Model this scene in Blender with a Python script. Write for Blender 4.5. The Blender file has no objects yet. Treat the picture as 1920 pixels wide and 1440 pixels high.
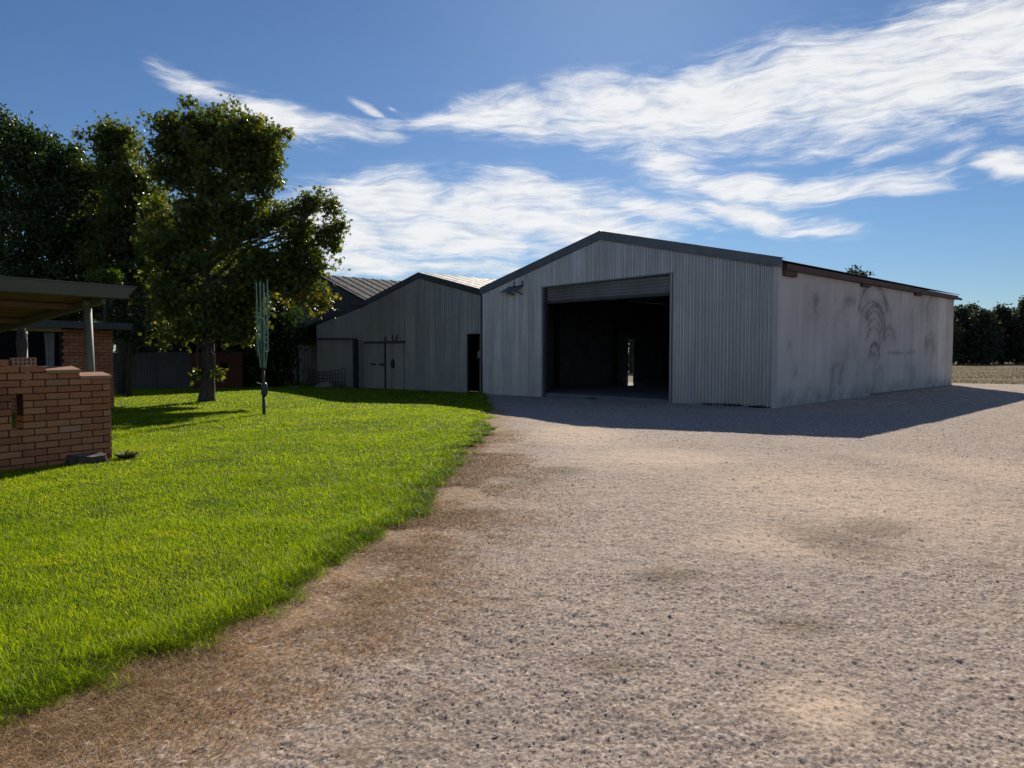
import bpy, math, random
import numpy as np
from mathutils import Vector, Matrix

SC = bpy.context.scene
COL = SC.collection
RNG = np.random.default_rng(7)
random.seed(7)
R = math.radians

# ------------------------------------------------------------------ camera, world, sun, exposure
PITCH, FOC, CAMH = 0.0452, 1317.2, 1.6
cam_d = bpy.data.cameras.new('camera')
cam = bpy.data.objects.new('camera', cam_d); COL.objects.link(cam)
cam.location = (0, 0, CAMH)
cam.rotation_euler = (math.pi / 2 - PITCH, 0, 0)
cam_d.sensor_fit = 'HORIZONTAL'; cam_d.sensor_width = 36.0
cam_d.lens = FOC / 1920 * 36.0
cam_d.clip_start = 0.05; cam_d.clip_end = 6000
SC.camera = cam
SC.view_settings.view_transform = 'Standard'
SC.view_settings.look = 'None'
SC.view_settings.exposure = 0.12
SC.view_settings.gamma = 1.0
SC.render.film_transparent = False
SC.cycles.max_bounces = 6
SC.cycles.transparent_max_bounces = 8
SC.cycles.use_adaptive_sampling = True

SUN_EL, SUN_AZ = R(30.8), R(9.5)
sunv = Vector((math.sin(SUN_AZ) * math.cos(SUN_EL), math.cos(SUN_AZ) * math.cos(SUN_EL), math.sin(SUN_EL)))
sun_d = bpy.data.lights.new('sun', 'SUN'); sun_d.energy = 5.0; sun_d.angle = R(0.5)
sun_d.color = (1.0, 0.91, 0.77)
sun = bpy.data.objects.new('sun', sun_d); COL.objects.link(sun)
sun.rotation_euler = sunv.to_track_quat('Z', 'Y').to_euler()
sun.location = (0, 0, 30)

# ---- node helpers
class NT:
    def __init__(s, tree): s.t = tree; s.n = tree.nodes; s.l = tree.links
    def node(s, typ, **kw):
        n = s.n.new(typ)
        for k, v in kw.items(): setattr(n, k, v)
        return n
    def put(s, sock, v):
        if v is None: return
        if hasattr(v, 'is_linked') or isinstance(v, bpy.types.NodeSocket): s.l.new(v, sock)
        else:
            if sock.type == 'RGBA' and len(v) == 3: v = (*v, 1)
            sock.default_value = v
    def m(s, op, a, b=None, c=None, clamp=False):
        n = s.node('ShaderNodeMath', operation=op, use_clamp=clamp)
        s.put(n.inputs[0], a); s.put(n.inputs[1], b); s.put(n.inputs[2], c)
        return n.outputs[0]
    def sstep(s, x, lo, hi, a=0.0, b=1.0):
        n = s.node('ShaderNodeMapRange', interpolation_type='SMOOTHSTEP')
        s.put(n.inputs[0], x); s.put(n.inputs[1], lo); s.put(n.inputs[2], hi); s.put(n.inputs[3], a); s.put(n.inputs[4], b)
        return n.outputs[0]
    def node_range(s, x, lo, hi):
        n = s.node('ShaderNodeMapRange'); s.put(n.inputs[0], x); s.put(n.inputs[1], lo); s.put(n.inputs[2], hi)
        return n.outputs[0]
    def mix(s, f, a, b, blend='MIX'):
        n = s.node('ShaderNodeMix', data_type='RGBA', blend_type=blend)
        s.put(n.inputs[0], f); s.put(n.inputs[6], a); s.put(n.inputs[7], b)
        return n.outputs[2]
    def noise(s, vec, scale, detail=4, rough=.55, dist=0.0, dim='3D', out=0):
        n = s.node('ShaderNodeTexNoise', noise_dimensions=dim)
        s.put(n.inputs['Vector'], vec); s.put(n.inputs['Scale'], scale); s.put(n.inputs['Detail'], detail)
        s.put(n.inputs['Roughness'], rough); s.put(n.inputs['Distortion'], dist)
        return n.outputs[out]
    def voro(s, vec, scale, feature='F1', out='Distance', rnd=1.0):
        n = s.node('ShaderNodeTexVoronoi', feature=feature)
        s.put(n.inputs['Vector'], vec); s.put(n.inputs['Scale'], scale); s.put(n.inputs['Randomness'], rnd)
        return n.outputs[out]
    def ramp(s, f, stops, interp='LINEAR'):
        n = s.node('ShaderNodeValToRGB'); cr = n.color_ramp; cr.interpolation = interp
        while len(cr.elements) < len(stops): cr.elements.new(.5)
        for e, (p, c) in zip(cr.elements, stops):
            e.position = p; e.color = (*c, 1) if len(c) == 3 else c
        s.put(n.inputs[0], f); return n.outputs[0]
    def mapping(s, vec, loc=(0, 0, 0), rot=(0, 0, 0), scale=(1, 1, 1)):
        n = s.node('ShaderNodeMapping'); s.put(n.inputs[0], vec)
        n.inputs[1].default_value = loc; n.inputs[2].default_value = rot; n.inputs[3].default_value = scale
        return n.outputs[0]
    def attr(s, name, out='Fac'):
        return s.node('ShaderNodeAttribute', attribute_name=name).outputs[out]
    def coord(s, out='Object'): return s.node('ShaderNodeTexCoord').outputs[out]
    def bump(s, h, strength=.5, dist=.02, normal=None):
        n = s.node('ShaderNodeBump'); s.put(n.inputs['Height'], h); s.put(n.inputs['Strength'], strength)
        s.put(n.inputs['Distance'], dist); s.put(n.inputs['Normal'], normal)
        return n.outputs[0]

# ---- world: Nishita sky plus streaky cirrus laid out by compass direction
world = bpy.data.worlds.new('World'); SC.world = world; world.use_nodes = True
W = NT(world.node_tree); W.n.clear()
sky = W.node('ShaderNodeTexSky', sky_type='NISHITA')
sky.sun_disc = False; sky.sun_elevation = SUN_EL; sky.sun_rotation = SUN_AZ
sky.altitude = 100; sky.air_density = 1.0; sky.dust_density = 0.15; sky.ozone_density = 2.5
dirv = W.coord('Generated')
sep = W.node('ShaderNodeSeparateXYZ'); W.put(sep.inputs[0], dirv)
dx, dy, dz = sep.outputs
# sky plane above the viewer: a point on a flat cloud layer
zc = W.m('MAXIMUM', dz, 0.02)
cx = W.m('DIVIDE', dx, zc); cy = W.m('DIVIDE', dy, zc)
layer = W.node('ShaderNodeCombineXYZ'); W.put(layer.inputs[0], cx); W.put(layer.inputs[1], cy)
# azimuth / elevation (degrees)
az = W.m('MULTIPLY', W.m('ARCTAN2', dx, dy), 57.2958)
el = W.m('MULTIPLY', W.m('ARCSINE', W.m('MINIMUM', W.m('MAXIMUM', dz, -1), 1)), 57.2958)
ae = W.node('ShaderNodeCombineXYZ'); W.put(ae.inputs[0], az); W.put(ae.inputs[1], el)
w1 = W.noise(W.mapping(ae.outputs[0], scale=(.085, .16, 1)), 1.0, 3, .55, out=1)
wv = W.node('ShaderNodeVectorMath', operation='MULTIPLY_ADD')
W.put(wv.inputs[0], w1); wv.inputs[1].default_value = (5.4, 3.2, 0); wv.inputs[2].default_value = (-2.7, -1.6, 0)
wa = W.node('ShaderNodeVectorMath', operation='ADD'); W.put(wa.inputs[0], ae.outputs[0]); W.put(wa.inputs[1], wv.outputs[0])
wae = wa.outputs[0]
def ellip(c_az, c_el, ha, hb, ang, power=1.0):
    """soft ellipse in azimuth/elevation degrees, 1 at the centre to 0 at the rim"""
    v = W.mapping(wae, loc=(-c_az, -c_el, 0))
    v = W.mapping(v, rot=(0, 0, -R(ang)))
    v = W.mapping(v, scale=(1 / ha, 1 / hb, 0))
    ln = W.node('ShaderNodeVectorMath', operation='LENGTH'); W.put(ln.inputs[0], v)
    return W.m('MULTIPLY', W.m('MAXIMUM', W.m('SUBTRACT', 1.0, ln.outputs['Value']), -.6), power)
sun_dot = W.node('ShaderNodeVectorMath', operation='DOT_PRODUCT'); W.put(sun_dot.inputs[0], dirv); sun_dot.inputs[1].default_value = sunv
sd = W.m('MAXIMUM', sun_dot.outputs['Value'], 0)
def sky_pt(px, py):
    """compass bearing and height (degrees) of a cloud"""
    x = (px - 960) / 1317.2; y = -(py - 720) / 1317.2; c, s = math.cos(0.0452), math.sin(0.0452)
    d = Vector((x, c + y * s, -s + y * c)).normalized()
    return math.degrees(math.atan2(d.x, d.y)), math.degrees(math.asin(d.z))
CLOUDS = []
def cl(px, py, ha, hb, ang, wt=1.0): CLOUDS.append((*sky_pt(px, py), ha * .97, hb * .80, ang, wt))
cl(1130, 205, 13, 3.3, 3, 1.1); cl(1000, 215, 10, 2.8, -2, 1.0); cl(1420, 172, 15, 4.6, 8, 1.2); cl(1700, 122, 14, 5.6, 12, 1.3); cl(1900, 70, 12, 5.6, 14, 1.3); cl(1640, 190, 9, 2.4, 13, .8); cl(2150, 40, 14, 6, 14, 1.2)
cl(420, 175, 6.5, 1.3, -17, .9); cl(520, 212, 6, 1.9, -16, 1.05); cl(620, 236, 6.5, 1.0, -3, .95); cl(800, 218, 7, .8, 7, .7)
cl(700, 380, 9, 3.6, 5, 1.15); cl(950, 390, 12, 3.8, 0, 1.2); cl(830, 440, 13, 3.4, -2, 1.2); cl(1120, 435, 9, 2.5, -8, 1.05); cl(640, 430, 6, 4.0, 0, 1.1); cl(1230, 400, 6, 1.6, -14, .8)
cl(680, 500, 7, 1.6, -3, 1.0); cl(850, 505, 9, 1.0, -3, .7)
cl(1270, 310, 5, 1.7, -12, .95); cl(1400, 345, 9, 1.7, -8, 1.05); cl(1560, 350, 9, 1.5, -2, .95); cl(1700, 355, 4, .8, -4, .7); cl(1420, 405, 8, 1.5, -12, .95); cl(1530, 428, 5, .7, -6, .7); cl(1300, 330, 5, 1.4, -20, .8)
cl(1895, 318, 3.4, 1.3, -8, 1.0); cl(697, 202, 1.7, .55, -20, .95); cl(733, 192, .7, .25, -10, .6); cl(1640, 290, 3, .7, 10, .45); cl(1750, 330, 3, .9, 30, .4)
CLOUDS += [(120, 25, 40, 6, 4, .9), (-110, 30, 40, 7, -4, .9), (180, 20, 50, 6, 5, .8), (75, 30, 20, 5, 6, .9)]
mask = None
for c in CLOUDS:
    e = ellip(*c)
    mask = e if mask is None else W.m('SMOOTH_MAX', mask, e, .06)
n_big = W.noise(W.mapping(wae, rot=(0, 0, R(-7)), scale=(.16, .42, 1)), 1.0, 7, .6, .2)
n_fine = W.noise(W.mapping(wae, rot=(0, 0, R(-16)), scale=(.24, 1.5, 1)), 1.0, 7, .66, .35)
n_fib = W.noise(W.mapping(wae, rot=(0, 0, R(12)), scale=(.5, 2.8, 1)), 1.0, 6, .66, .3)
tex = W.m('ADD', W.m('ADD', W.m('MULTIPLY', W.m('SUBTRACT', n_big, .5), 2.6), W.m('MULTIPLY', W.m('SUBTRACT', n_fine, .5), 1.9)), W.m('MULTIPLY', W.m('SUBTRACT', n_fib, .5), .8))
dens = W.m('ADD', W.m('MULTIPLY', W.sstep(mask, -.22, .8), 1.25), W.m('MULTIPLY', tex, W.sstep(mask, -.30, .2)))
dens = W.sstep(dens, -.06, 1.5)
dens = W.m('MULTIPLY', dens, .95)
shade = W.sstep(n_fine, .35, .6, .90, 1.0)
# clouds forward-scatter: brightest towards the sun, dull away from it
cl_v = W.m('MULTIPLY', W.sstep(sd, -.2, .93, 1.5, 8.6), shade)
ccol = W.node('ShaderNodeVectorMath', operation='SCALE'); ccol.inputs[0].default_value = (.975, .985, 1.0); W.put(ccol.inputs['Scale'], cl_v)
gam = W.node('ShaderNodeGamma'); W.put(gam.inputs[0], sky.outputs[0]); gam.inputs[1].default_value = 1.0
# sky model altered: dimmed sunward, kept brighter behind the viewer to fill shaded walls
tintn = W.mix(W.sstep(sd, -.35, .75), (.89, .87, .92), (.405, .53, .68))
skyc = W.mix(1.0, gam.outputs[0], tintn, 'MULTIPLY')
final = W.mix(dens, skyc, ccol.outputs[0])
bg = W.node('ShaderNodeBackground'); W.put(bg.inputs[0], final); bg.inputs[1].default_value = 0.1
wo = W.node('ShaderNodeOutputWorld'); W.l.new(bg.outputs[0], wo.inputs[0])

# ------------------------------------------------------------------ site geometry helpers (metres)
TH = 0.8119                                         # the sheds' bearing
CORN = np.array([7.587, 20.131, 0.0])               # right front corner of the big shed
FR = np.array([math.cos(TH), -math.sin(TH), 0.0]); SD = np.array([math.sin(TH), math.cos(TH), 0.0])
_c, _s = math.cos(PITCH), math.sin(PITCH)
def ray(px, py):
    return np.array([1., 0, 0]) * (px - 960) / FOC + np.array([0, _c, -_s]) - np.array([0, _s, _c]) * (py - 720) / FOC
def sm(x, a, b):
    t = np.clip((np.asarray(x, float) - a) / (b - a), 0, 1); return t * t * (3 - 2 * t)
def gz(x, y):
    """height of the ground"""
    x = np.asarray(x, float); y = np.asarray(y, float)
    xl = (x - CORN[0]) * FR[0] + (y - CORN[1]) * FR[1]; yl = (x - CORN[0]) * SD[0] + (y - CORN[1]) * SD[1]
    z = -0.0117 * np.clip(-xl, 0, 34) * sm(y, 9, 24)
    z = z + 0.0066 * np.clip(yl, 0, 18) * sm(xl, -6, 0) + .07 * sm(yl, 20, 60) * 0
    return z
def gpt(px, py):
    r = ray(px, py); z = 0.0
    for _ in range(8):
        t = (z - CAMH) / r[2]; p = np.array([0, 0, CAMH]) + r * t; z = float(gz(p[0], p[1]))
    p[2] = z; return p
def at(px, py, d):
    r = ray(px, py); return np.array([0, 0, CAMH]) + r * d / r[1]
def loc(P): d = np.asarray(P) - CORN; return np.array([d @ FR, d @ SD, d[2]])
def front(px, py, yl=0.0):
    r = ray(px, py); o = np.array([0, 0, CAMH]); return loc(o + r * (((CORN + SD * yl - o) @ SD) / (r @ SD)))
def side(px, py, xl=0.0):
    r = ray(px, py); o = np.array([0, 0, CAMH]); return loc(o + r * (((CORN + FR * xl - o) @ FR) / (r @ FR)))
def site(xl, yl, z=0.0): return CORN + FR * xl + SD * yl + np.array([0, 0, z])

# ------------------------------------------------------------------ object helpers
class MB:
    def __init__(s): s.v = []; s.f = []; s.a = []
    def box(s, x0, x1, y0, y1, z0, z1, a=0.):
        s.hexa([(x0, y0, z0), (x1, y0, z0), (x1, y1, z0), (x0, y1, z0), (x0, y0, z1), (x1, y0, z1), (x1, y1, z1), (x0, y1, z1)], a)
    def hexa(s, p, a=0.):
        b = len(s.v); s.v += [tuple(q) for q in p]
        for q in ((3, 2, 1, 0), (4, 5, 6, 7), (0, 1, 5, 4), (1, 2, 6, 5), (2, 3, 7, 6), (3, 0, 4, 7)):
            s.f.append(tuple(b + i for i in q)); s.a.append(a)
    def bar(s, p, q, w, h, up=(0, 0, 1), a=0.):
        p, q = Vector(p), Vector(q); d = (q - p).normalized(); u = Vector(up)
        r = d.cross(u)
        if r.length < 1e-4: r = d.cross(Vector((1, 0, 0)))
        r.normalize(); u = r.cross(d).normalized()
        pts = []
        for e in (p, q):
            pts += [e - r * w / 2 - u * h / 2, e + r * w / 2 - u * h / 2, e + r * w / 2 + u * h / 2, e - r * w / 2 + u * h / 2]
        s.hexa(pts, a)
    def quad(s, *p, a=0.):
        b = len(s.v); s.v += [tuple(q) for q in p]; s.f.append(tuple(range(b, b + len(p)))); s.a.append(a)
    def tube(s, pts, rad, n=8, cap=True, a=0.):
        pts = [Vector(p) for p in pts]
        if not hasattr(rad, '__len__'): rad = [rad] * len(pts)
        b = len(s.v); ref = Vector((0.31, 0.17, .94))
        for i, p in enumerate(pts):
            d = (pts[min(i + 1, len(pts) - 1)] - pts[max(i - 1, 0)])
            d = d.normalized() if d.length > 1e-9 else Vector((0, 0, 1))
            if abs(d.dot(ref)) > .97: ref = Vector((1, 0, 0))
            r = d.cross(ref).normalized(); u = r.cross(d)
            for k in range(n):
                t = 2 * math.pi * k / n
                s.v.append(tuple(p + (r * math.cos(t) + u * math.sin(t)) * rad[i]))
        for i in range(len(pts) - 1):
            for k in range(n):
                k2 = (k + 1) % n
                s.f.append((b + i * n + k, b + i * n + k2, b + (i + 1) * n + k2, b + (i + 1) * n + k)); s.a.append(a)
        if cap:
            s.f.append(tuple(b + k for k in range(n - 1, -1, -1))); s.a.append(a)
            e = b + (len(pts) - 1) * n; s.f.append(tuple(e + k for k in range(n))); s.a.append(a)
    def build(s, name, mat, parent=None, smooth=False, bevel=0.0):
        me = bpy.data.meshes.new(name); me.from_pydata(s.v, [], s.f); me.update()
        at_ = me.attributes.new('tint', 'FLOAT', 'FACE'); at_.data.foreach_set('value', np.array(s.a, np.float32))
        if smooth: me.polygons.foreach_set('use_smooth', [True] * len(me.polygons))
        o = link(name, me, mat, parent)
        if bevel:
            bv = o.modifiers.new('bevel', 'BEVEL'); bv.width = bevel; bv.segments = 2; bv.limit_method = 'ANGLE'
        return o
def link(name, me, mat, parent=None):
    o = bpy.data.objects.new(name, me); COL.objects.link(o)
    if mat is not None: me.materials.append(mat)
    if parent is not None: o.parent = parent
    return o
def np_mesh(name, V, F, mat, parent=None, attrs=None, smooth=False):
    """V (n,3) vertices, F (m,k) faces all of k corners; attrs {name: (domain, values)}"""
    V = np.asarray(V, np.float32); F = np.asarray(F, np.int32); k = F.shape[1]
    me = bpy.data.meshes.new(name)
    me.vertices.add(len(V)); me.vertices.foreach_set('co', V.ravel())
    me.loops.add(F.size); me.loops.foreach_set('vertex_index', F.ravel())
    me.polygons.add(len(F)); me.polygons.foreach_set('loop_start', np.arange(0, F.size, k, dtype=np.int32))
    me.polygons.foreach_set('loop_total', np.full(len(F), k, np.int32))
    for an, (dom, vals) in (attrs or {}).items():
        a = me.attributes.new(an, 'FLOAT', dom); a.data.foreach_set('value', np.asarray(vals, np.float32))
    me.polygons.foreach_set('use_smooth', np.full(len(F), smooth, bool))
    me.update(calc_edges=True); me.validate()
    return link(name, me, mat, parent)
def tag(o, label=None, cat=None, group=None, kind=None):
    if label: o['label'] = label
    if cat: o['category'] = cat
    if group: o['group'] = group
    if kind: o['kind'] = kind
    return o
def thing(name, label, cat, loc=(0, 0, 0), rz=0.0, group=None):
    o = bpy.data.objects.new(name, None); COL.objects.link(o); o.empty_display_size = .3
    o.location = tuple(loc); o.rotation_euler = (0, 0, rz)
    return tag(o, label, cat, group)
def copy_tree(o, parent=None):
    c = o.copy(); COL.objects.link(c); c.parent = parent
    for ch in [x for x in bpy.data.objects if x.parent == o]: copy_tree(ch, c)
    return c

# value noise for layout (metres)
_perm = RNG.permutation(512)
def vnoise(x, y, seed=0):
    x = np.asarray(x, float); y = np.asarray(y, float)
    xi = np.floor(x).astype(int); yi = np.floor(y).astype(int); fx = x - xi; fy = y - yi
    fx = fx * fx * (3 - 2 * fx); fy = fy * fy * (3 - 2 * fy)
    def h(i, j): return _perm[(_perm[(i + seed * 37) & 511] + j) & 511] / 511.0
    return (h(xi, yi) * (1 - fx) + h(xi + 1, yi) * fx) * (1 - fy) + (h(xi, yi + 1) * (1 - fx) + h(xi + 1, yi + 1) * fx) * fy
def fbm(x, y, oct=4, seed=0):
    a = 0; w = .5; t = 0
    for i in range(oct):
        a = a + w * vnoise(x * 2 ** i, y * 2 ** i, seed + i); t += w; w *= .5
    return a / t

# ------------------------------------------------------------------ materials
def mat(name):
    m = bpy.data.materials.new(name); m.use_nodes = True
    t = NT(m.node_tree); b = t.n['Principled BSDF']; return m, t, b
def simple(name, col, rough=.6, metal=0.0, var=.25, scale=6.0, spec=.5, bump=0.0):
    m, t, b = mat(name)
    n = t.noise(t.coord(), scale, 5, .6)
    lo = tuple(c * (1 - var) for c in col); hi = tuple(min(1, c * (1 + var)) for c in col)
    t.put(b.inputs['Base Color'], t.ramp(n, [(.3, lo), (.7, hi)]))
    b.inputs['Roughness'].default_value = rough; b.inputs['Metallic'].default_value = metal
    b.inputs['Specular IOR Level'].default_value = spec
    if bump: t.put(b.inputs['Normal'], t.bump(t.noise(t.coord(), scale * 6, 4), bump, .01))
    return m
def corrugated(name, col, metal=.35, rough=.5, streak=.35, rust=0.0, ribs=False):
    m, t, b = mat(name); co = t.coord()
    st = t.noise(t.mapping(co, scale=(5.0, 5.0, .25)), 1.0, 5, .6)
    pan = t.noise(t.mapping(co, scale=(1.25, 1.25, .02)), 1.0, 1, .5)
    sp = t.noise(co, 1.1, 5, .6)
    v = t.m('ADD', t.m('MULTIPLY', st, .5), t.m('MULTIPLY', sp, .5))
    v = t.m('ADD', t.m('MULTIPLY', v, .62), t.m('MULTIPLY', pan, .38))
    lo = tuple(c * (1 - streak) for c in col); hi = tuple(c * (1 + streak) for c in col)
    c = t.ramp(v, [(.3, lo), (.7, hi)])
    if rust:
        r = t.sstep(t.noise(t.mapping(co, scale=(3, 3, .6)), 1.3, 6, .7), .62, .78)
        c = t.mix(t.m('MULTIPLY', r, rust), c, (.12, .065, .04))
    t.put(b.inputs['Base Color'], c)
    b.inputs['Metallic'].default_value = metal
    t.put(b.inputs['Roughness'], t.sstep(st, .3, .7, rough - .08, rough + .14))
    t.put(b.inputs['Normal'], t.bump(t.noise(co, 2.2, 3), .25, .03))
    return m
M = {}
M['zinc'] = corrugated('weathered_zinc', (.41, .40, .405), .72, .40, .22)
M['zinc_old'] = corrugated('old_zinc', (.255, .25, .245), .6, .46, .3, .25)
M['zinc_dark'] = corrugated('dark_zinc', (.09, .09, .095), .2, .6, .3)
M['zinc_roof'] = corrugated('roof_zinc', (.19, .18, .17), .1, .7, .35, .5)
M['roof_grey'] = corrugated('grey_roof', (.055, .056, .062), 0, .85, .25); M['roof_grey'].node_tree.nodes['Principled BSDF'].inputs['Specular IOR Level'].default_value = .15
M['capping'] = simple('capping', (.15, .16, .175), .5, .4, .18, 3)
M['capping_dark'] = simple('dark_capping', (.055, .058, .064), .55, .3, .2, 3)
M['fascia_rust'] = simple('rust_brown_paint', (.085, .046, .038), .65, 0, .35, 4, .3, .2)
M['steel_dark'] = simple('dark_steel', (.03, .03, .032), .6, .3, .3, 5)
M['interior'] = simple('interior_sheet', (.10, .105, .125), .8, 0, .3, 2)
M['slab'] = simple('concrete_floor', (.16, .155, .15), .85, 0, .25, 1.5, .3, .15)
M['green_paint'] = simple('pale_green_paint', (.17, .29, .19), .5, 0, .2, 9)
M['pole_green'] = simple('dark_green_paint', (.035, .06, .042), .5, 0, .2, 9)
M['line_white'] = simple('clothes_line', (.22, .34, .24), .6, 0, .15, 9)
M['post_paint'] = simple('painted_post', (.12, .125, .095), .6, 0, .15, 5)
M['fascia_green'] = simple('grey_green_gutter', (.085, .10, .085), .5, .1, .12, 4)
M['soffit'] = simple('brown_soffit', (.13, .085, .06), .8, 0, .25, 5)
M['cream'] = simple('cream_paint', (.42, .36, .24), .7, 0, .1, 4)
M['house_gutter'] = simple('dark_gutter', (.06, .062, .06), .5, .1, .2, 4)
M['glass'] = simple('dark_glass', (.005, .006, .008), .3, 0, .2, 3, .06)
M['curtain'] = simple('curtain', (.26, .25, .24), .9, 0, .15, 6)
M['stump'] = simple('grey_weathered_wood', (.17, .145, .12), .9, 0, .45, 14, .2, .6)
M['rubble'] = simple('rubble', (.20, .17, .16), .9, 0, .3, 8, .2, .4)
M['wire'] = simple('dark_wire', (.035, .036, .04), .6, .4, .3, 8)
M['box_pale'] = simple('pale_box', (.26, .27, .29), .6, 0, .2, 8)

def brick_mat(name, ramp_):
    m, t, b = mat(name); a = t.attr('tint'); co = t.coord()
    c = t.ramp(a, ramp_)
    n = t.noise(co, 24, 5, .6)
    big = t.noise(co, 2.3, 4, .6)
    c = t.mix(t.sstep(n, .3, .75, 0, .35), c, (.13, .05, .035))
    c = t.mix(t.sstep(big, .5, .72, 0, .25), c, (.07, .06, .035))
    t.put(b.inputs['Base Color'], c); b.inputs['Roughness'].default_value = .9; b.inputs['Specular IOR Level'].default_value = .25
    t.put(b.inputs['Normal'], t.bump(t.noise(co, 60, 5, .7), .5, .006))
    return m
BR = [(0.0, (.36, .125, .06)), (.3, (.46, .18, .085)), (.6, (.52, .235, .115)), (.8, (.40, .135, .07)), (.97, (.54, .36, .22)), (1.0, (.30, .10, .06))]
M['brick'] = brick_mat('orange_brown_brick', BR)
M['brick_red'] = brick_mat('red_brick', [(0, (.11, .035, .025)), (.5, (.14, .05, .032)), (1, (.09, .028, .02))])
M['cap_brick'] = brick_mat('sill_brick', [(0, (.40, .225, .15)), (1, (.47, .275, .185))])
M['mortar'] = simple('mortar', (.07, .03, .02), .95, 0, .3, 20, .2, .3)

# concrete wall of the shed's long side: marks come from a 'stain' value on its own mesh
m, t, b = mat('scuffed_concrete'); co = t.coord(); M['concrete'] = m
st = t.noise(t.mapping(co, scale=(1, 2.2, .16)), 1.0, 6, .62)
cl = t.noise(co, .55, 6, .6)
c = t.ramp(t.m('ADD', t.m('MULTIPLY', st, .55), t.m('MULTIPLY', cl, .45)), [(.3, (.42, .395, .37)), (.68, (.60, .57, .54))])
c = t.mix(t.m('MULTIPLY', t.attr('pale'), .6), c, (.70, .68, .65))
sn = t.noise(t.mapping(co, scale=(1, 1, 1)), 9, 5, .65)
sv = t.m('MULTIPLY', t.attr('stain'), t.sstep(sn, .28, .62, .45, 1.0))
c = t.mix(sv, c, (.085, .082, .088))
gr = t.m('MULTIPLY', t.attr('grime'), t.sstep(t.noise(co, 1.7, 6, .65), .35, .65, .2, 1.0))
c = t.mix(gr, c, (.24, .23, .235))
t.put(b.inputs['Base Color'], c); b.inputs['Roughness'].default_value = .85; b.inputs['Specular IOR Level'].default_value = .3
t.put(b.inputs['Normal'], t.bump(t.noise(co, 14, 6, .6), .25, .01))

# gravel yard
m, t, b = mat('gravel'); M['gravel'] = m; co = t.coord()
dry = t.attr('dry')
v1c = t.voro(co, 62, out='Color'); v1d = t.voro(co, 62)
v2c = t.voro(co, 26, out='Color'); v2d = t.voro(co, 26)
def lum(c):
    n = t.node('ShaderNodeSeparateColor'); t.put(n.inputs[0], c); return n.outputs[0]
pat = t.noise(co, .33, 6, .6); pat2 = t.noise(t.mapping(co, loc=(7, 3, 0)), 1.1, 5, .65)
stone = t.ramp(lum(v1c), [(0, (.05, .04, .037)), (.25, (.24, .19, .165)), (.55, (.47, .385, .335)), (.85, (.66, .55, .48)), (1, (.82, .75, .68))])
stone2 = t.ramp(lum(v2c), [(0, (.14, .115, .105)), (.4, (.36, .295, .26)), (1, (.60, .51, .45))])
stone0 = t.ramp(lum(t.voro(co, 135, out='Color')), [(0, (.05, .036, .03)), (.28, (.30, .235, .20)), (.65, (.58, .47, .405)), (1, (.84, .73, .65))])
g = t.mix(t.sstep(pat2, .38, .62, .1, .4), stone, stone2)
fines = t.ramp(t.noise(co, 240, 3, .7), [(.3, (.38, .29, .24)), (.7, (.58, .46, .39))])
fines = t.mix(.85, fines, stone0)
smooth_ = t.sstep(t.m('ADD', t.m('MULTIPLY', pat, .75), t.m('MULTIPLY', pat2, .25)), .44, .60)
g = t.mix(t.m('MULTIPLY', smooth_, .8), g, fines)
beige = t.sstep(t.noise(t.mapping(co, loc=(3, 11, 0)), .42, 5, .6), .5, .68)
g = t.mix(t.m('MULTIPLY', beige, .35), g, (.60, .49, .38))
olive = t.sstep(t.noise(t.mapping(co, loc=(21, 5, 0)), .8, 6, .62), .56, .72)
g = t.mix(t.m('MULTIPLY', olive, .55), g, (.19, .15, .105))
greyp = t.sstep(t.noise(t.mapping(co, loc=(13, 31, 0), scale=(1, .6, 1)), .24, 5, .6), .46, .66)
g = t.mix(t.m('MULTIPLY', greyp, .38), g, (.26, .225, .215))
thatch = t.ramp(t.noise(co, 130, 4, .75, 1.5), [(.28, (.12, .062, .024)), (.5, (.34, .20, .085)), (.72, (.58, .385, .185))])
thatch = t.mix(t.sstep(pat2, .4, .65, 0, .45), thatch, (.17, .105, .058))
dn = t.m('ADD', dry, t.m('MULTIPLY', t.m('SUBTRACT', t.noise(co, 2.1, 7, .72), .5), 2.3))
df = t.m('MULTIPLY', t.sstep(dn, .2, .9), .92)
g = t.mix(df, g, thatch)
mst = t.ramp(t.attr('tint'), [(0, (.085, .07, .066)), (.22, (.25, .20, .18)), (.55, (.46, .375, .33)), (.85, (.64, .54, .475)), (1, (.82, .76, .69))])
g = t.mix(t.m('MULTIPLY', t.attr('stone'), .85), g, mst)
g = t.mix(t.m('MULTIPLY', t.attr('sand'), .78), g, (.68, .535, .415))
g = t.mix(t.m('MULTIPLY', t.attr('olive'), .62), g, (.17, .13, .085))
mot = t.noise(t.mapping(co, loc=(4, 17, 0)), 7.5, 7, .74)
g = t.mix(t.sstep(mot, .47, .68, 0, .50), g, (.17, .13, .11))
mot2 = t.noise(t.mapping(co, loc=(14, 7, 0)), 22, 5, .75)
g = t.mix(t.sstep(mot2, .50, .66, 0, .45), g, (.13, .10, .085))
g = t.mix(t.sstep(mot2, .46, .30, 0, .40), g, (.74, .63, .55))
mot3 = t.noise(t.mapping(co, loc=(3, 27, 0)), 48, 3, .7)
g = t.mix(t.sstep(mot3, .52, .62, 0, .50), g, (.11, .085, .075))
g = t.mix(t.sstep(mot3, .44, .34, 0, .45), g, (.80, .70, .62))
g = t.mix(1.0, g, (1.0, .955, .90), 'MULTIPLY')
dk = t.sstep(t.noise(t.mapping(co, loc=(2, 9, 0), scale=(1, 1.8, 1)), 2.6, 7, .72), .58, .72)
g = t.mix(t.m('MULTIPLY', dk, t.m('MULTIPLY', dry, .6)), g, (.065, .04, .024))
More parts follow.
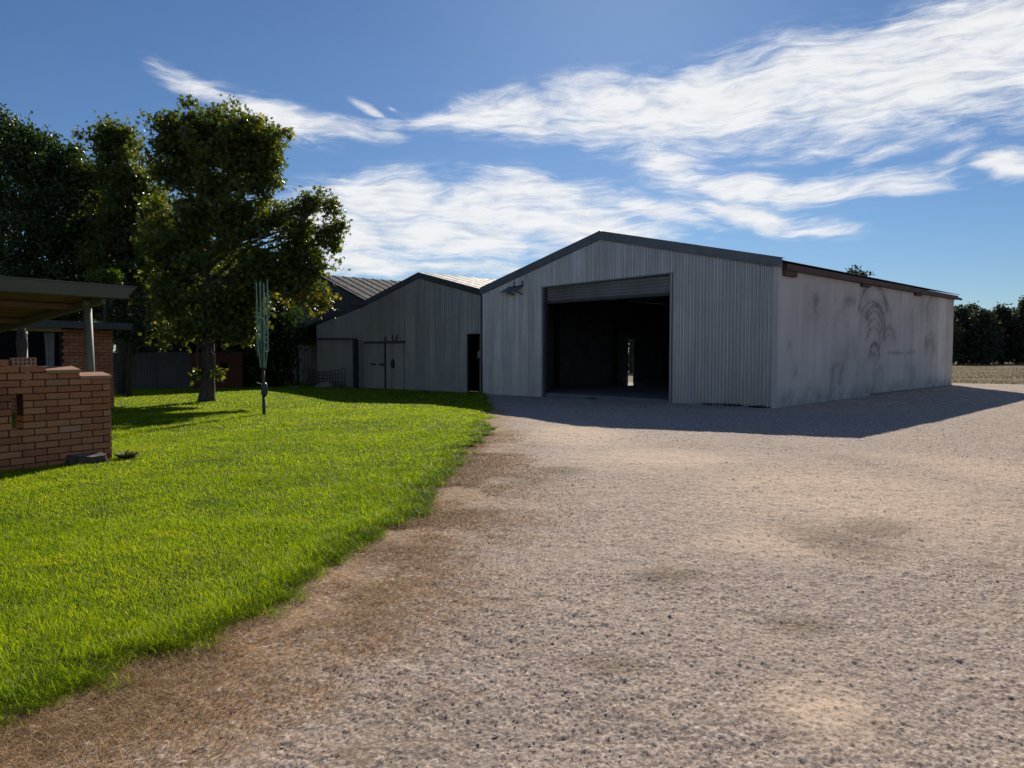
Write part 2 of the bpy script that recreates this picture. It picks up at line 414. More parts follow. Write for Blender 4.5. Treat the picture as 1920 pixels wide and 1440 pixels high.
t.put(b.inputs['Base Color'], g); b.inputs['Roughness'].default_value = .95; b.inputs['Specular IOR Level'].default_value = .2
h = t.m('ADD', t.m('MULTIPLY', t.m('SUBTRACT', 1.0, v1d), .5), t.m('MULTIPLY', t.m('SUBTRACT', 1.0, v2d), 1.0))
h = t.m('MULTIPLY', h, t.sstep(smooth_, 0, 1, 1, .35))
t.put(b.inputs['Normal'], t.bump(t.m('ADD', t.m('MULTIPLY', t.voro(co, 135), -.5), t.noise(co, 60, 4, .7)), .45, .006))

m, t, b = mat('paddock'); M['paddock'] = m; co = t.coord()
n1 = t.noise(t.mapping(co, scale=(.5, 1, 1)), .22, 6, .65); n2 = t.noise(co, 2.5, 6, .7)
c = t.ramp(n1, [(.32, (.13, .088, .062)), (.48, (.23, .165, .12)), (.60, (.13, .115, .06)), (.75, (.25, .19, .135))])
c = t.mix(t.sstep(n2, .35, .7, 0, .5), c, (.10, .085, .05))
t.put(b.inputs['Base Color'], c); b.inputs['Roughness'].default_value = .95; b.inputs['Specular IOR Level'].default_value = .15
t.put(b.inputs['Normal'], t.bump(n2, .8, .12))

m, t, b = mat('turf'); M['turf'] = m; co = t.coord()
c = t.ramp(t.noise(co, 30, 5, .7), [(.3, (.035, .045, .008)), (.7, (.09, .105, .016))])
t.put(b.inputs['Base Color'], c); b.inputs['Roughness'].default_value = .95; b.inputs['Specular IOR Level'].default_value = .1
t.put(b.inputs['Normal'], t.bump(t.noise(co, 40, 4, .7), .8, .03))

def leaf_mat(name, stops, trans=.45, rough=.4, tcol=(.30, .42, .03), patch=None, spec=.5):
    m = bpy.data.materials.new(name); m.use_nodes = True; t = NT(m.node_tree); b = t.n['Principled BSDF']
    c = t.ramp(t.attr('tint'), stops)
    if patch:
        pn = t.noise(t.coord(), patch[0], 4, .6)
        c = t.mix(t.sstep(pn, .48, .7, 0, patch[2]), c, patch[1])
    t.put(b.inputs['Base Color'], c); b.inputs['Roughness'].default_value = rough; b.inputs['Specular IOR Level'].default_value = spec
    tr = t.node('ShaderNodeBsdfTranslucent')
    t.put(tr.inputs[0], t.mix(1.0, c, tuple(x * 4.0 for x in tcol), 'MULTIPLY'))
    ms = t.node('ShaderNodeMixShader'); ms.inputs[0].default_value = trans
    t.l.new(b.outputs[0], ms.inputs[1]); t.l.new(tr.outputs[0], ms.inputs[2])
    t.l.new(ms.outputs[0], t.n['Material Output'].inputs[0])
    return m
M['grass'] = leaf_mat('grass_blade', [(0, (.07, .115, .007)), (.35, (.15, .215, .008)), (.6, (.225, .285, .009)), (.9, (.31, .335, .014)), (1.0, (.42, .34, .11))], .62, .5, (.49, .53, .09), (.7, (.20, .22, .016), .5), .22)
M['straw'] = leaf_mat('dry_straw', [(0, (.19, .10, .04)), (.5, (.38, .24, .11)), (1, (.68, .51, .28))], .2, .7, (.30, .25, .2), None, .2)
M['leaf_main'] = leaf_mat('lobed_leaf', [(0, (.040, .062, .012)), (.55, (.085, .115, .018)), (.82, (.15, .16, .022)), (1, (.30, .21, .028))], .48, .33, (.60, .55, .12), None, .6)
M['leaf_ever'] = leaf_mat('evergreen_leaf', [(0, (.030, .050, .013)), (.7, (.065, .095, .022)), (1, (.13, .165, .03))], .35, .35, (.36, .42, .12), None, .5)
M['leaf_shrub'] = leaf_mat('shrub_leaf', [(0, (.030, .050, .016)), (.7, (.060, .085, .028)), (1, (.14, .15, .05))], .33, .28, (.36, .40, .14), None, .8)
M['leaf_bright'] = leaf_mat('fresh_leaf', [(0, (.06, .10, .014)), (.7, (.11, .16, .022)), (1, (.20, .23, .04))], .5, .4, (.45, .45, .12), None, .5)
M['leaf_far'] = leaf_mat('far_leaf', [(0, (.035, .046, .028)), (.7, (.06, .075, .042)), (1, (.10, .11, .06))], .3, .5, (.35, .38, .2), None, .4)
M['weed'] = leaf_mat('weed_leaf', [(0, (.018, .022, .010)), (.7, (.035, .042, .016)), (1, (.08, .075, .035))], .2, .6, (.35, .38, .15), None, .3)
M['pad_grass'] = leaf_mat('paddock_tuft', [(0, (.09, .085, .035)), (.5, (.17, .145, .065)), (1, (.32, .26, .15))], .3, .7, (.3, .28, .15), None, .2)
m, t, b = mat('bark'); M['bark'] = m; co = t.coord()
c = t.ramp(t.noise(t.mapping(co, scale=(6, 6, 1.2)), 2.0, 6, .65), [(.3, (.035, .027, .022)), (.7, (.115, .092, .075))])
t.put(b.inputs['Base Color'], c); b.inputs['Roughness'].default_value = .95
t.put(b.inputs['Normal'], t.bump(t.noise(t.mapping(co, scale=(9, 9, 1.5)), 2.0, 5, .65), .8, .04))
m, t, b = mat('pebble'); M['pebble'] = m
c = t.ramp(t.attr('tint'), [(0, (.16, .135, .125)), (.3, (.36, .30, .27)), (.7, (.54, .46, .41)), (.94, (.68, .60, .54)), (1, (.80, .76, .72))])
c = t.mix(t.sstep(t.noise(t.coord(), 90, 4), .35, .7, 0, .4), c, (.19, .15, .13))
t.put(b.inputs['Base Color'], c); b.inputs['Roughness'].default_value = .85; b.inputs['Specular IOR Level'].default_value = .3

# ------------------------------------------------------------------ ground, yard, lawn
EDGE = np.array([(-30, -34), (-10, -17), (-4, -10), (0, -5.2), (1, -3.9), (2, -2.95), (2.99, -2.23), (3.45, -2.03), (3.88, -1.75), (4.33, -1.6), (5.21, -1.44),
                 (6.06, -1.21), (7.48, -1.03), (9.55, -.88), (13.16, -.70), (17.6, -.60), (22.3, -.80), (28, -1.05), (60, -1.3)])
def edge(y):
    y = np.asarray(y, float)
    return np.interp(y, EDGE[:, 0], EDGE[:, 1]) + (.26 * (fbm(y * 1.3, y * 0 + 3, 3, 5) - .5) + .17 * (vnoise(y * 4.3, y * 0 + 9, 2) - .5) + .10 * (vnoise(y * 11, y * 0 + 4, 6) - .5)) * np.clip(np.asarray(y) / 6, .5, 1.6)
def grid_sheet(xs, ys, zoff=0.0):
    X, Y = np.meshgrid(xs, ys); Z = gz(X, Y) + zoff
    V = np.stack([X, Y, Z], -1).reshape(-1, 3); nx, ny = len(xs), len(ys)
    i = np.arange(nx * ny).reshape(ny, nx)
    F = np.stack([i[:-1, :-1], i[:-1, 1:], i[1:, 1:], i[1:, :-1]], -1).reshape(-1, 4)
    return V, F
def prune(V, F, keep):
    F = F[keep]; u, inv = np.unique(F, return_inverse=True); return V[u], inv.reshape(F.shape), u
sp = np.sinh(np.linspace(-6.2, 6.2, 161)); sp = sp / sp.max() * 2500
V, F = grid_sheet(sp, sp + 20, -.035)
tag(np_mesh('ground', V, F, M['paddock']), 'bare brown paddock ground with dry weeds', 'ground', kind='structure')

def cells(x, y, c, seed):
    """nearest jittered point of a grid of cell c: distance / c and two random numbers of that point"""
    ix = np.floor(x / c).astype(int); iy = np.floor(y / c).astype(int); best = np.full(x.shape, 9.0); ra = np.zeros(x.shape); rb = np.zeros(x.shape)
    def hh(i, j, k): return _perm[(_perm[(_perm[(i + k * 71) & 511] + j) & 511] + k * 13 + (i >> 9) * 5 + (j >> 9) * 11) & 511] / 511.0
    for di in (-1, 0, 1):
        for dj in (-1, 0, 1):
            i = ix + di; j = iy + dj
            px = (i + .15 + .7 * hh(i, j, seed)) * c; py = (j + .15 + .7 * hh(i, j, seed + 1)) * c
            asp = .75 + .5 * hh(i, j, seed + 4)
            d = np.hypot((x - px) * asp, (y - py) / asp) / c
            r1 = hh(i, j, seed + 2); k = d < best
            best = np.where(k, d, best); ra = np.where(k, r1, ra); rb = np.where(k, hh(i, j, seed + 3), rb)
    return best, ra, rb
_sand = [(1590, 925, 2.1, 2.6), (1450, 1010, .8, .9), (1230, 860, 1.5, 1.6), (1560, 1330, .35, .4), (1080, 815, 1.3, 2.4), (1850, 880, 1.6, 2.0)]
_olive = [(1560, 1010, .55, .9), (1130, 1250, .32, .16), (1650, 990, .5, .5), (1250, 1075, .35, .3), (1050, 885, .5, .5), (1500, 1170, .25, .2), (985, 900, .5, .3)]
def patches(x, y, lst, seed):
    o = np.zeros(x.shape); wx = .9 * (fbm(x * 1.1, y * 1.1, 3, seed) - .5); wy = .9 * (fbm(x * 1.1 + 9, y * 1.1, 3, seed + 3) - .5)
    for px, py, a, b in lst:
        p = gpt(px, py); k = min(1.0, a)
        o = np.maximum(o, 1 - sm(np.hypot((x - p[0] + wx * k) / a, (y - p[1] + wy * k) / b), .25, 1.15))
    return o
def yard_height(x, y):
    xl = (x - CORN[0]) * FR[0] + (y - CORN[1]) * FR[1]
    loose = fbm(x * .45 + 5, y * .45, 4, 51); d = x - edge(y)
    dens = np.clip(.55 + 1.9 * (loose - .44), .22, 1.0) * (.22 + .78 * sm(d, .2, 1.7)) * (1 - .72 * patches(x, y, _sand, 131))
    h = .035 * (fbm(x * .7, y * .7, 3, 11) - .5) + .014 * (fbm(x * 4, y * 4, 3, 12) - .5) + .016 * (fbm(x * 13, y * 13, 3, 14) - .5)
    tint = np.full(x.shape, .5); st = np.zeros(x.shape)
    for c, hs, sd_, kk in ((.0145, .0050, 101, 1.0), (.026, .0062, 111, .72), (.048, .0066, 121, .05)):
        f, ra, rb = cells(x, y, c, sd_)
        on = ra < dens * kk; R_ = (.36 + .16 * rb) * (.72 if c > .04 else 1.0)
        dome = np.clip(1 - (f / R_) ** 2, 0, 1) ** .38 * on
        b_ = dome * hs * (.5 + .8 * rb); up = b_ > .0012
        h = h + b_; tint = np.where(up, (ra / np.maximum(dens * kk, .01)) * .55 + rb * .45, tint); st = np.maximum(st, sm(dome, .05, .5))
    return h * sm(np.hypot(x, y), 1, 3), tint, st
def yard_block(xa, xb, ya, yb, dx, dy):
    V, F = grid_sheet(np.arange(xa, xb + dx * .5, dx), np.arange(ya, yb + dy * .5, dy))
    cen = V[F].mean(1); xl = (cen[:, 0] - CORN[0]) * FR[0] + (cen[:, 1] - CORN[1]) * FR[1]; yl = (cen[:, 0] - CORN[0]) * SD[0] + (cen[:, 1] - CORN[1]) * SD[1]
    keep = (yl < 19.6 + 1.6 * (fbm(cen[:, 0] * .5, cen[:, 1] * .5, 3, 4) - .5)) & (cen[:, 0] > edge(cen[:, 1]) - (1.2 if dx > .05 else .3)) & (xl > -14)
    if ya >= 2 and yb <= 21: keep &= (np.abs(cen[:, 0]) < .84 * cen[:, 1] + 1.2)
    V, F, _ = prune(V, F, keep); h, ti, st = yard_height(V[:, 0], V[:, 1]); V[:, 2] += h
    return V, F, ti, st
VV, FF, TT, SS = [], [], [], []; off = 0
for blk in ((-4.5, 5.5, 2.0, 5.0, .0072, .0098), (-3.5, 9.6, 5.0, 10.0, .0125, .019), (-3.0, 18.0, 10.0, 20.8, .027, .05), (-3, 46, 20.8, 62, .15, .2), (-14, 46, -16, 2.0, .25, .25)):
    v, f, ti, st = yard_block(*blk); VV.append(v); FF.append(f + off); off += len(v); TT.append(ti); SS.append(st)
# the yard's flanks beyond the view, coarser
for sx in (-1, 1):
    for ya, yb in ((2.0, 5.0), (5.0, 10.0), (10.0, 20.8)):
        xs = np.arange(0, 44, .25); ys = np.arange(ya, yb + .01, .2)
        V, F = grid_sheet(xs * sx, ys); F = F if sx > 0 else F[:, ::-1]
        cen = V[F].mean(1); xl = (cen[:, 0] - CORN[0]) * FR[0] + (cen[:, 1] - CORN[1]) * FR[1]
        V, F, _ = prune(V, F, (np.abs(cen[:, 0]) > .84 * cen[:, 1] + .8) & (cen[:, 0] > edge(cen[:, 1]) - 1.2))
        if len(F):
            h, ti, st = yard_height(V[:, 0], V[:, 1]); V[:, 2] += h - .006; VV.append(V); FF.append(F + off); off += len(V); TT.append(ti); SS.append(st)
V = np.concatenate(VV); F = np.concatenate(FF)
d = V[:, 0] - edge(V[:, 1])
wdt = np.interp(V[:, 1], [0, 3, 6, 10, 14, 18, 22], [2.0, 1.7, 1.4, 1.3, 1.2, .8, .3])
dryv = np.clip(1.15 - d / wdt * .85, 0, 1.1) * sm(d, -1.0, -.3)
tag(np_mesh('gravel_driveway', V, F, M['gravel'], attrs={'dry': ('POINT', dryv), 'tint': ('POINT', np.concatenate(TT)), 'stone': ('POINT', np.concatenate(SS)), 'sand': ('POINT', patches(V[:, 0], V[:, 1], _sand, 131)), 'olive': ('POINT', patches(V[:, 0], V[:, 1], _olive, 141))}, smooth=True), 'pale pinkish gravel yard with brown dead grass along the lawn', 'driveway', kind='structure')

ts = np.array([0, .05, .12, .25, .5, 1, 1.6, 2.5, 4, 6, 8, 11, 14, 18, 24, 32, 42])
yy = np.concatenate([np.arange(-12, 2, .5), np.arange(2, 14, .06), np.arange(14, 52, .3)])
ex = edge(yy); X = ex[:, None] - ts[None, :]; Y = np.repeat(yy[:, None], len(ts), 1)
Z = gz(X, Y) + .02 * sm(np.repeat(ts[None, :], len(yy), 0), 0, .25) + .006
V = np.stack([X, Y, Z], -1).reshape(-1, 3); i = np.arange(len(V)).reshape(X.shape)
F = np.stack([i[:-1, 1:], i[:-1, :-1], i[1:, :-1], i[1:, 1:]], -1).reshape(-1, 4)
cen = V[F].mean(1); xl = (cen[:, 0] - CORN[0]) * FR[0] + (cen[:, 1] - CORN[1]) * FR[1]; yl = (cen[:, 0] - CORN[0]) * SD[0] + (cen[:, 1] - CORN[1]) * SD[1]
V, F, _ = prune(V, F, (yl < .25) | (xl < -36))
tag(np_mesh('lawn', V, F, M['turf'], smooth=True), 'bright green mown lawn curving along the gravel', 'lawn', kind='structure')

def rand_rot(n, tilt):
    """n rotation matrices: yaw all round, tilted from upright by up to tilt"""
    yaw = RNG.uniform(0, 2 * math.pi, n); tl = RNG.uniform(0, 1, n) ** .5 * tilt; td = RNG.uniform(0, 2 * math.pi, n)
    return yaw, tl, td
def blades(P, H, Wd, lean, droop=1.0, yaw=None):
    """curved three-segment blades; returns V, F, blades are 2 quads + tip triangle as quads"""
    n = len(P); yaw = RNG.uniform(0, 2 * math.pi, n) if yaw is None else yaw
    dl = np.stack([np.cos(yaw), np.sin(yaw), np.zeros(n)], -1); wd = np.stack([-np.sin(yaw + .6), np.cos(yaw + .6), np.zeros(n)], -1)
    up = np.array([0, 0, 1.0])
    rows = []
    for tt, wf in ((0, .8), (.5, 1.0), (1.0, .12)):
        ctr = P + up * (H * (tt - .28 * droop * np.clip(lean, 0, 1.4) * tt * tt))[:, None] + dl * (H * lean * tt ** 1.7)[:, None]
        rows.append(ctr - wd * (Wd * wf * .5)[:, None]); rows.append(ctr + wd * (Wd * wf * .5)[:, None])
    V = np.stack(rows, 1).reshape(-1, 3)
    b = np.arange(n)[:, None] * 6
    F = np.concatenate([b + np.array([[0, 1, 3, 2]]), b + np.array([[2, 3, 5, 4]])], 1).reshape(-1, 4)
    return V, F
# lawn grass: denser and finer near the viewer
def lawn_pts(y0, y1, dens):
    xmin = -.80 * y1 - 1.5
    n = int((y1 - y0) * (1.0 - xmin) * dens)
    y = RNG.uniform(y0, y1, n); x = RNG.uniform(xmin, 0.6, n)
    k = (x > -.80 * y - 1.3)
    x, y = x[k], y[k]; d = edge(y) - x
    # ragged edge: sparse runners past the edge
    k = (d > 0) | (RNG.uniform(0, 1, len(x)) < .30 * np.exp(d / .07) * (d > -.22))
    x, y = x[k], y[k]
    xl = (x - CORN[0]) * FR[0] + (y - CORN[1]) * FR[1]; yl = (x - CORN[0]) * SD[0] + (y - CORN[1]) * SD[1]
    k = yl < np.where(xl > -22, -.05, 1.5)
    return x[k], y[k]
VV, FF, TT = [], [], []; off = 0
for y0, y1, dens, hh, ww in ((2.2, 4.2, 15000, .062, .0030), (4.2, 6.5, 11000, .056, .0037), (6.5, 9.5, 6000, .052, .0052), (9.5, 14, 2800, .052, .0078), (14, 21, 1100, .052, .013), (21, 46, 380, .052, .022)):
    x, y = lawn_pts(y0, y1, dens); n = len(x)
    cl = fbm(x * 2.2, y * 2.2, 3, 21); d = edge(y) - x
    kp = (d > .30) | (RNG.uniform(0, 1, n) < .12 + 1.1 * sm(fbm(x * 5.0, y * 5.0, 2, 23) + .5 * np.clip(d, -.1, .3), .30, .62))
    x, y, cl, d = x[kp], y[kp], cl[kp], d[kp]; n = len(x)
    H = hh * RNG.uniform(.5, 1.3, n) * (.68 + .64 * cl) * (1 + .55 * np.exp(-((d - .15) / .16) ** 2))
    lean = RNG.uniform(.15, 1.0, n) * (1 + .7 * np.exp(-(d / .18) ** 2))
    yaw = RNG.uniform(0, 2 * math.pi, n)
    eb = (RNG.uniform(0, 1, n) < .55 * np.exp(-(d / .22) ** 2)); yaw = np.where(eb, RNG.normal(-.5, .7, n), yaw)
    P = np.stack([x, y, gz(x, y) + .008], -1)
    v, f = blades(P, H, ww * RNG.uniform(.7, 1.3, n), lean, yaw=yaw)
    tn = np.clip(.44 + .55 * (fbm(x * .7, y * .7, 4, 31) - .47) + .5 * (fbm(x * 4, y * 4, 2, 33) - .5) + RNG.normal(0, .20, n) + .45 * (RNG.uniform(0, 1, n) < .03), 0, 1)
    VV.append(v); FF.append(f + off); off += len(v); TT.append(np.repeat(tn, 2))
# runners and long tufts hanging over the edge
nt = 520; ty = RNG.uniform(2.2, 16, nt); td = RNG.normal(.05, .09, nt); per_ = 34
y = np.repeat(ty, per_) + RNG.normal(0, .035, nt * per_); x = np.repeat(edge(ty) - td, per_) + RNG.normal(0, .035, nt * per_)
n = len(x); v, f = blades(np.stack([x, y, gz(x, y) + .004], -1), RNG.uniform(.04, .105, n), RNG.uniform(.0030, .0050, n) * np.clip(y / 5, .9, 2.6), RNG.uniform(.5, 2.0, n), .9, yaw=np.where(RNG.uniform(0, 1, n) < .7, RNG.normal(-.5, .9, n), RNG.uniform(0, 6.28, n)))
v[:, 2] = np.maximum(v[:, 2], gz(v[:, 0], v[:, 1]) + .004)
VV.append(v); FF.append(f + off); off += len(v); TT.append(np.repeat(np.clip(RNG.normal(.22, .16, n) + .6 * (RNG.uniform(0, 1, n) < .05), 0, 1), 2))
tag(np_mesh('lawn_grass', np.concatenate(VV), np.concatenate(FF), M['grass'], attrs={'tint': ('FACE', np.concatenate(TT))}), 'short sunlit green grass blades covering the lawn', 'grass', kind='stuff')

# dead straw along the edge
n = 130000; y = RNG.uniform(2.3, 15, n) ** 1.0; y = 2.3 + (y - 2.3) * RNG.uniform(0, 1, n) ** .6
d = RNG.exponential(.62, n) - .1; x = edge(y) + d
k = (RNG.uniform(0, 1, n) < sm(fbm(x * 1.5, y * 1.5, 4, 41), .34, .58) * np.clip(1.5 - d / 1.5, 0, 1)) & (d < 1.8)
x, y = x[k], y[k]; n = len(x)
v, f = blades(np.stack([x, y, gz(x, y) + .002], -1), RNG.uniform(.010, .032, n), RNG.uniform(.0016, .0034, n) * np.clip(y / 4.5, .9, 2.4), RNG.uniform(1.2, 3.2, n), .4)
v[:, 2] = np.maximum(v[:, 2], gz(v[:, 0], v[:, 1]) + .002)
tag(np_mesh('dead_grass', v, f, M['straw'], attrs={'tint': ('FACE', np.repeat(RNG.uniform(0, 1, n) ** 1.3, 2))}), 'dry straw coloured dead grass strip between lawn and gravel', 'dead grass', kind='stuff')

# loose stones of the yard
def ico():
    p = (1 + 5 ** .5) / 2
    v = np.array([(-1, p, 0), (1, p, 0), (-1, -p, 0), (1, -p, 0), (0, -1, p), (0, 1, p), (0, -1, -p), (0, 1, -p), (p, 0, -1), (p, 0, 1), (-p, 0, -1), (-p, 0, 1)], float)
    v /= np.linalg.norm(v[0])
    f = np.array([(0, 11, 5), (0, 5, 1), (0, 1, 7), (0, 7, 10), (0, 10, 11), (1, 5, 9), (5, 11, 4), (11, 10, 2), (10, 7, 6), (7, 1, 8), (3, 9, 4), (3, 4, 2), (3, 2, 6), (3, 6, 8), (3, 8, 9), (4, 9, 5), (2, 4, 11), (6, 2, 10), (8, 6, 7), (9, 8, 1)])
    return v, f
IV, IF = ico()
def stones(x, y, size):
    n = len(x); yaw = RNG.uniform(0, 2 * math.pi, n)
    sc = np.stack([size * RNG.uniform(.8, 1.5, n), size * RNG.uniform(.6, 1.1, n), size * RNG.uniform(.28, .55, n)], -1)
    v = IV[None] * RNG.uniform(.72, 1.2, (n, 12, 1)) * sc[:, None, :]
    c, s = np.cos(yaw)[:, None], np.sin(yaw)[:, None]
    xx = v[..., 0] * c - v[..., 1] * s; y_ = v[..., 0] * s + v[..., 1] * c
    z = v[..., 2] + RNG.uniform(-.3, .3, (n, 1)) * xx + (gz(x, y) + size * .18)[:, None]
    V = np.stack([xx + x[:, None], y_ + y[:, None], z], -1).reshape(-1, 3)
    F = (np.arange(n)[:, None, None] * 12 + IF[None]).reshape(-1, 3)
    return V, F
VV, FF, TT = [], [], []; off = 0
for y0, y1, num, s0, s1 in ((2.3, 4.5, 14000, .0018, .0070), (4.5, 8, 14000, .0025, .0085), (8, 13, 11000, .004, .012), (13, 19, 7000, .008, .016), (2.3, 9, 150, .009, .018)):
    y = RNG.uniform(y0, y1, num); x = RNG.uniform(-3, 1, num) * 0 + RNG.uniform(-.82, .82, num) * y
    d = x - edge(y); dn = fbm(x * .9, y * .9, 4, 51)
    k = (d > .02) & (RNG.uniform(0, 1, num) < sm(dn, .36, .62) * sm(d, 0, 1.5) + .05 + .25 * sm(d, 1, 3))
    x, y = x[k], y[k]
    size = s0 + (s1 - s0) * RNG.uniform(0, 1, len(x)) ** 2.6
    v, f = stones(x, y, size); VV.append(v); FF.append(f + off); off += len(v)
    TT.append(np.repeat(np.clip(RNG.normal(.52, .22, len(x)), 0, 1), 20))
tag(np_mesh('loose_stones', np.concatenate(VV), np.concatenate(FF), M['pebble'], attrs={'tint': ('FACE', np.concatenate(TT))}), 'small loose stones scattered over the gravel yard', 'gravel', kind='stuff')

# paddock weeds beyond the yard
n = 120000; yl = 19.5 + RNG.uniform(0, 1, n) ** 1.3 * 110; xl = RNG.uniform(-25, 70, n)
P = CORN[None] + FR[None] * xl[:, None] + SD[None] * yl[:, None]; P[:, 2] = gz(P[:, 0], P[:, 1]) - .03
k = (fbm(P[:, 0] * .25, P[:, 1] * .25, 4, 61) > .45) & (P[:, 0] > .52 * P[:, 1]); P = P[k]; n = len(P)
v, f = blades(P, RNG.uniform(.03, .16, n), RNG.uniform(.015, .05, n), RNG.uniform(.4, 1.6, n))
tag(np_mesh('paddock_weeds', v, f, M['pad_grass'], attrs={'tint': ('FACE', np.repeat(RNG.uniform(0, 1, n), 2))}), 'dry olive and straw weeds over the far paddock', 'weeds', kind='stuff')

# ------------------------------------------------------------------ sheds
def corr_wall(x0, x1, zlo, zhi, y=0.0, pitch=.118, amp=.028, seg=8, axis='x', jit=.0):
    """vertical corrugated sheet between x0 and x1; zlo(x), zhi(x) callables; None = opening"""
    n = max(2, int(round((x1 - x0) / pitch)) * seg); xs = np.linspace(x0, x1, n + 1)
    off = amp * np.cos(2 * math.pi * (xs - x0) / pitch)
    V, F = [], []
    rows = 3
    for i in range(n):
        xm = (xs[i] + xs[i + 1]) / 2; lo, hi = zlo(xm), zhi(xm)
        for_x = (xs[i], xs[i + 1]); b = len(V)
        for k in range(2):
            for j in (0, 1):
                z = zlo(xm) if j == 0 else zhi(for_x[k])
                V.append((for_x[k], y + off[i + k], z) if axis == 'x' else (y - off[i + k], for_x[k], z))
        F.append((b, b + 2, b + 3, b + 1) if axis == 'x' else (b, b + 2, b + 3, b + 1))
    return np.array(V), np.array(F)
def corr_roof(y0, y1, xa, za, xb, zb, pitch=.095, amp=.012, seg=6, thick=0.0):
    """roof plane with ribs running from (xa,za) at the ridge to (xb,zb) at the eave"""
    n = int(round((y1 - y0) / pitch)) * seg; ys = np.linspace(y0, y1, n + 1); off = amp * np.cos(2 * math.pi * (ys - y0) / pitch) if pitch < .5 else amp * np.exp(-(((ys - y0) % pitch - pitch / 2) / .035) ** 2)
    V = np.concatenate([np.stack([np.full(n + 1, xa), ys, za + off], -1), np.stack([np.full(n + 1, xb), ys, zb + off], -1)])
    i = np.arange(n); F = np.stack([i, i + 1, n + 2 + i, n + 1 + i], -1)
    return V, F
XL, XR, XM = -12.84, 0.0, -6.49
EV, AP, LEN = 4.16, 5.70, 17.06
def roof_z(x): return EV + (AP - EV) * (1 - abs(x - XM) / abs(XR - XM)) if x > XM else EV + (AP - EV) * (1 - abs(x - XM) / abs(XL - XM))
DL, DR, DT = -9.28, -3.62, 4.12
RZ = -TH
shed = thing('machinery_shed', 'big corrugated iron machinery shed with open roller door and pale concrete side wall', 'shed', tuple(CORN), RZ)
DTz = lambda x: 4.06 + (x - DL) / (DR - DL) * .07
V, F = corr_wall(XL, XR - .14, lambda x: DTz(x) if DL < x < DR else -.2, lambda x: roof_z(x) - .03, 0.0)
np_mesh('front_wall', V, F, M['zinc'], shed, smooth=True)
f = MB()
f.box(DL - .11, DL, -.018, .10, -.15, 4.04); f.box(DR, DR + .09, -.018, .10, -.1, 4.11)
f.hexa([(DL - .11, -.02, 4.05), (DR + .09, -.02, 4.12), (DR + .09, .1, 4.12), (DL - .11, .1, 4.05), (DL - .11, -.02, 4.10), (DR + .09, -.02, 4.17), (DR + .09, .1, 4.17), (DL - .11, .1, 4.10)])
f.build('door_frame', M['capping'], shed)
# roller door, mostly rolled up
rd = MB(); nrib = 6
for k in range(nrib):
    za = 3.50 + k * .102
    rd.hexa([(DL + .02, .145, za), (DR - .02, .145, za), (DR - .02, .17, za), (DL + .02, .17, za), (DL + .02, .095, za + .07), (DR - .02, .095, za + .07), (DR - .02, .17, za + .07), (DL + .02, .17, za + .07)])
    rd.hexa([(DL + .02, .095, za + .07), (DR - .02, .095, za + .07), (DR - .02, .17, za + .07), (DL + .02, .17, za + .07), (DL + .02, .145, za + .102), (DR - .02, .145, za + .102), (DR - .02, .17, za + .102), (DL + .02, .17, za + .102)])
roller = rd.build('roller_door', M['zinc'], shed)
g = MB(); g.box(DL + .02, DR - .02, .085, .175, 3.44, 3.50); g.build('bottom_rail', M['capping_dark'], roller)
g = MB(); g.tube([(DL + .02, .55, 3.95), (DR - .02, .55, 3.95)], .25, 20); g.build('door_drum', M['steel_dark'], roller, smooth=True)
for xx in (DL + .03, DR - .09):
    g = MB(); g.box(xx, xx + .06, .11, .19, .0, 3.98); g.build('door_guide', M['steel_dark'], shed)
# barge cappings along the gable
for a, b_ in ((XL - .05, XM), (XR + .12, XM)):
    g = MB(); za, zb = roof_z(a) if a < XL else EV, AP
    za = EV - .02
    g.hexa([(a, -.075, za - .14), (b_, -.075, zb - .14), (b_, -.015, zb - .14), (a, -.015, za - .14), (a, -.075, za + .13), (b_, -.075, zb + .13), (b_, -.015, zb + .13), (a, -.015, za + .13)])
    g.hexa([(a, -.09, za + .1301), (b_, -.09, zb + .1301), (b_, .12, zb + .1301), (a, .12, za + .1301), (a, -.09, za + .145), (b_, -.09, zb + .145), (b_, .12, zb + .145), (a, .12, za + .145)])
    g.build('barge_capping', M['capping'], shed)
# roof
V, F = corr_roof(-.05, LEN + .1, XM, AP + .07, XR + .20, EV + .02); V2, F2 = corr_roof(-.05, LEN + .1, XM, AP + .07, XL - .05, EV + .06)
roof = np_mesh('roof', np.concatenate([V, V2]), np.concatenate([F, F2 + len(V)]), M['zinc_old'], shed, smooth=True)
g = MB(); g.hexa([(XM - .22, -.1, AP + .05), (XM, -.1, AP + .13), (XM, LEN + .1, AP + .13), (XM - .22, LEN + .1, AP + .05), (XM - .22, -.1, AP + .065), (XM, -.1, AP + .15), (XM, LEN + .1, AP + .15), (XM - .22, LEN + .1, AP + .065)])
g.hexa([(XM, -.1, AP + .131), (XM + .22, -.1, AP + .05), (XM + .22, LEN + .1, AP + .05), (XM, LEN + .1, AP + .131), (XM, -.1, AP + .151), (XM + .22, -.1, AP + .065), (XM + .22, LEN + .1, AP + .065), (XM, LEN + .1, AP + .151)])
g.build('ridge_capping', M['capping'], roof)
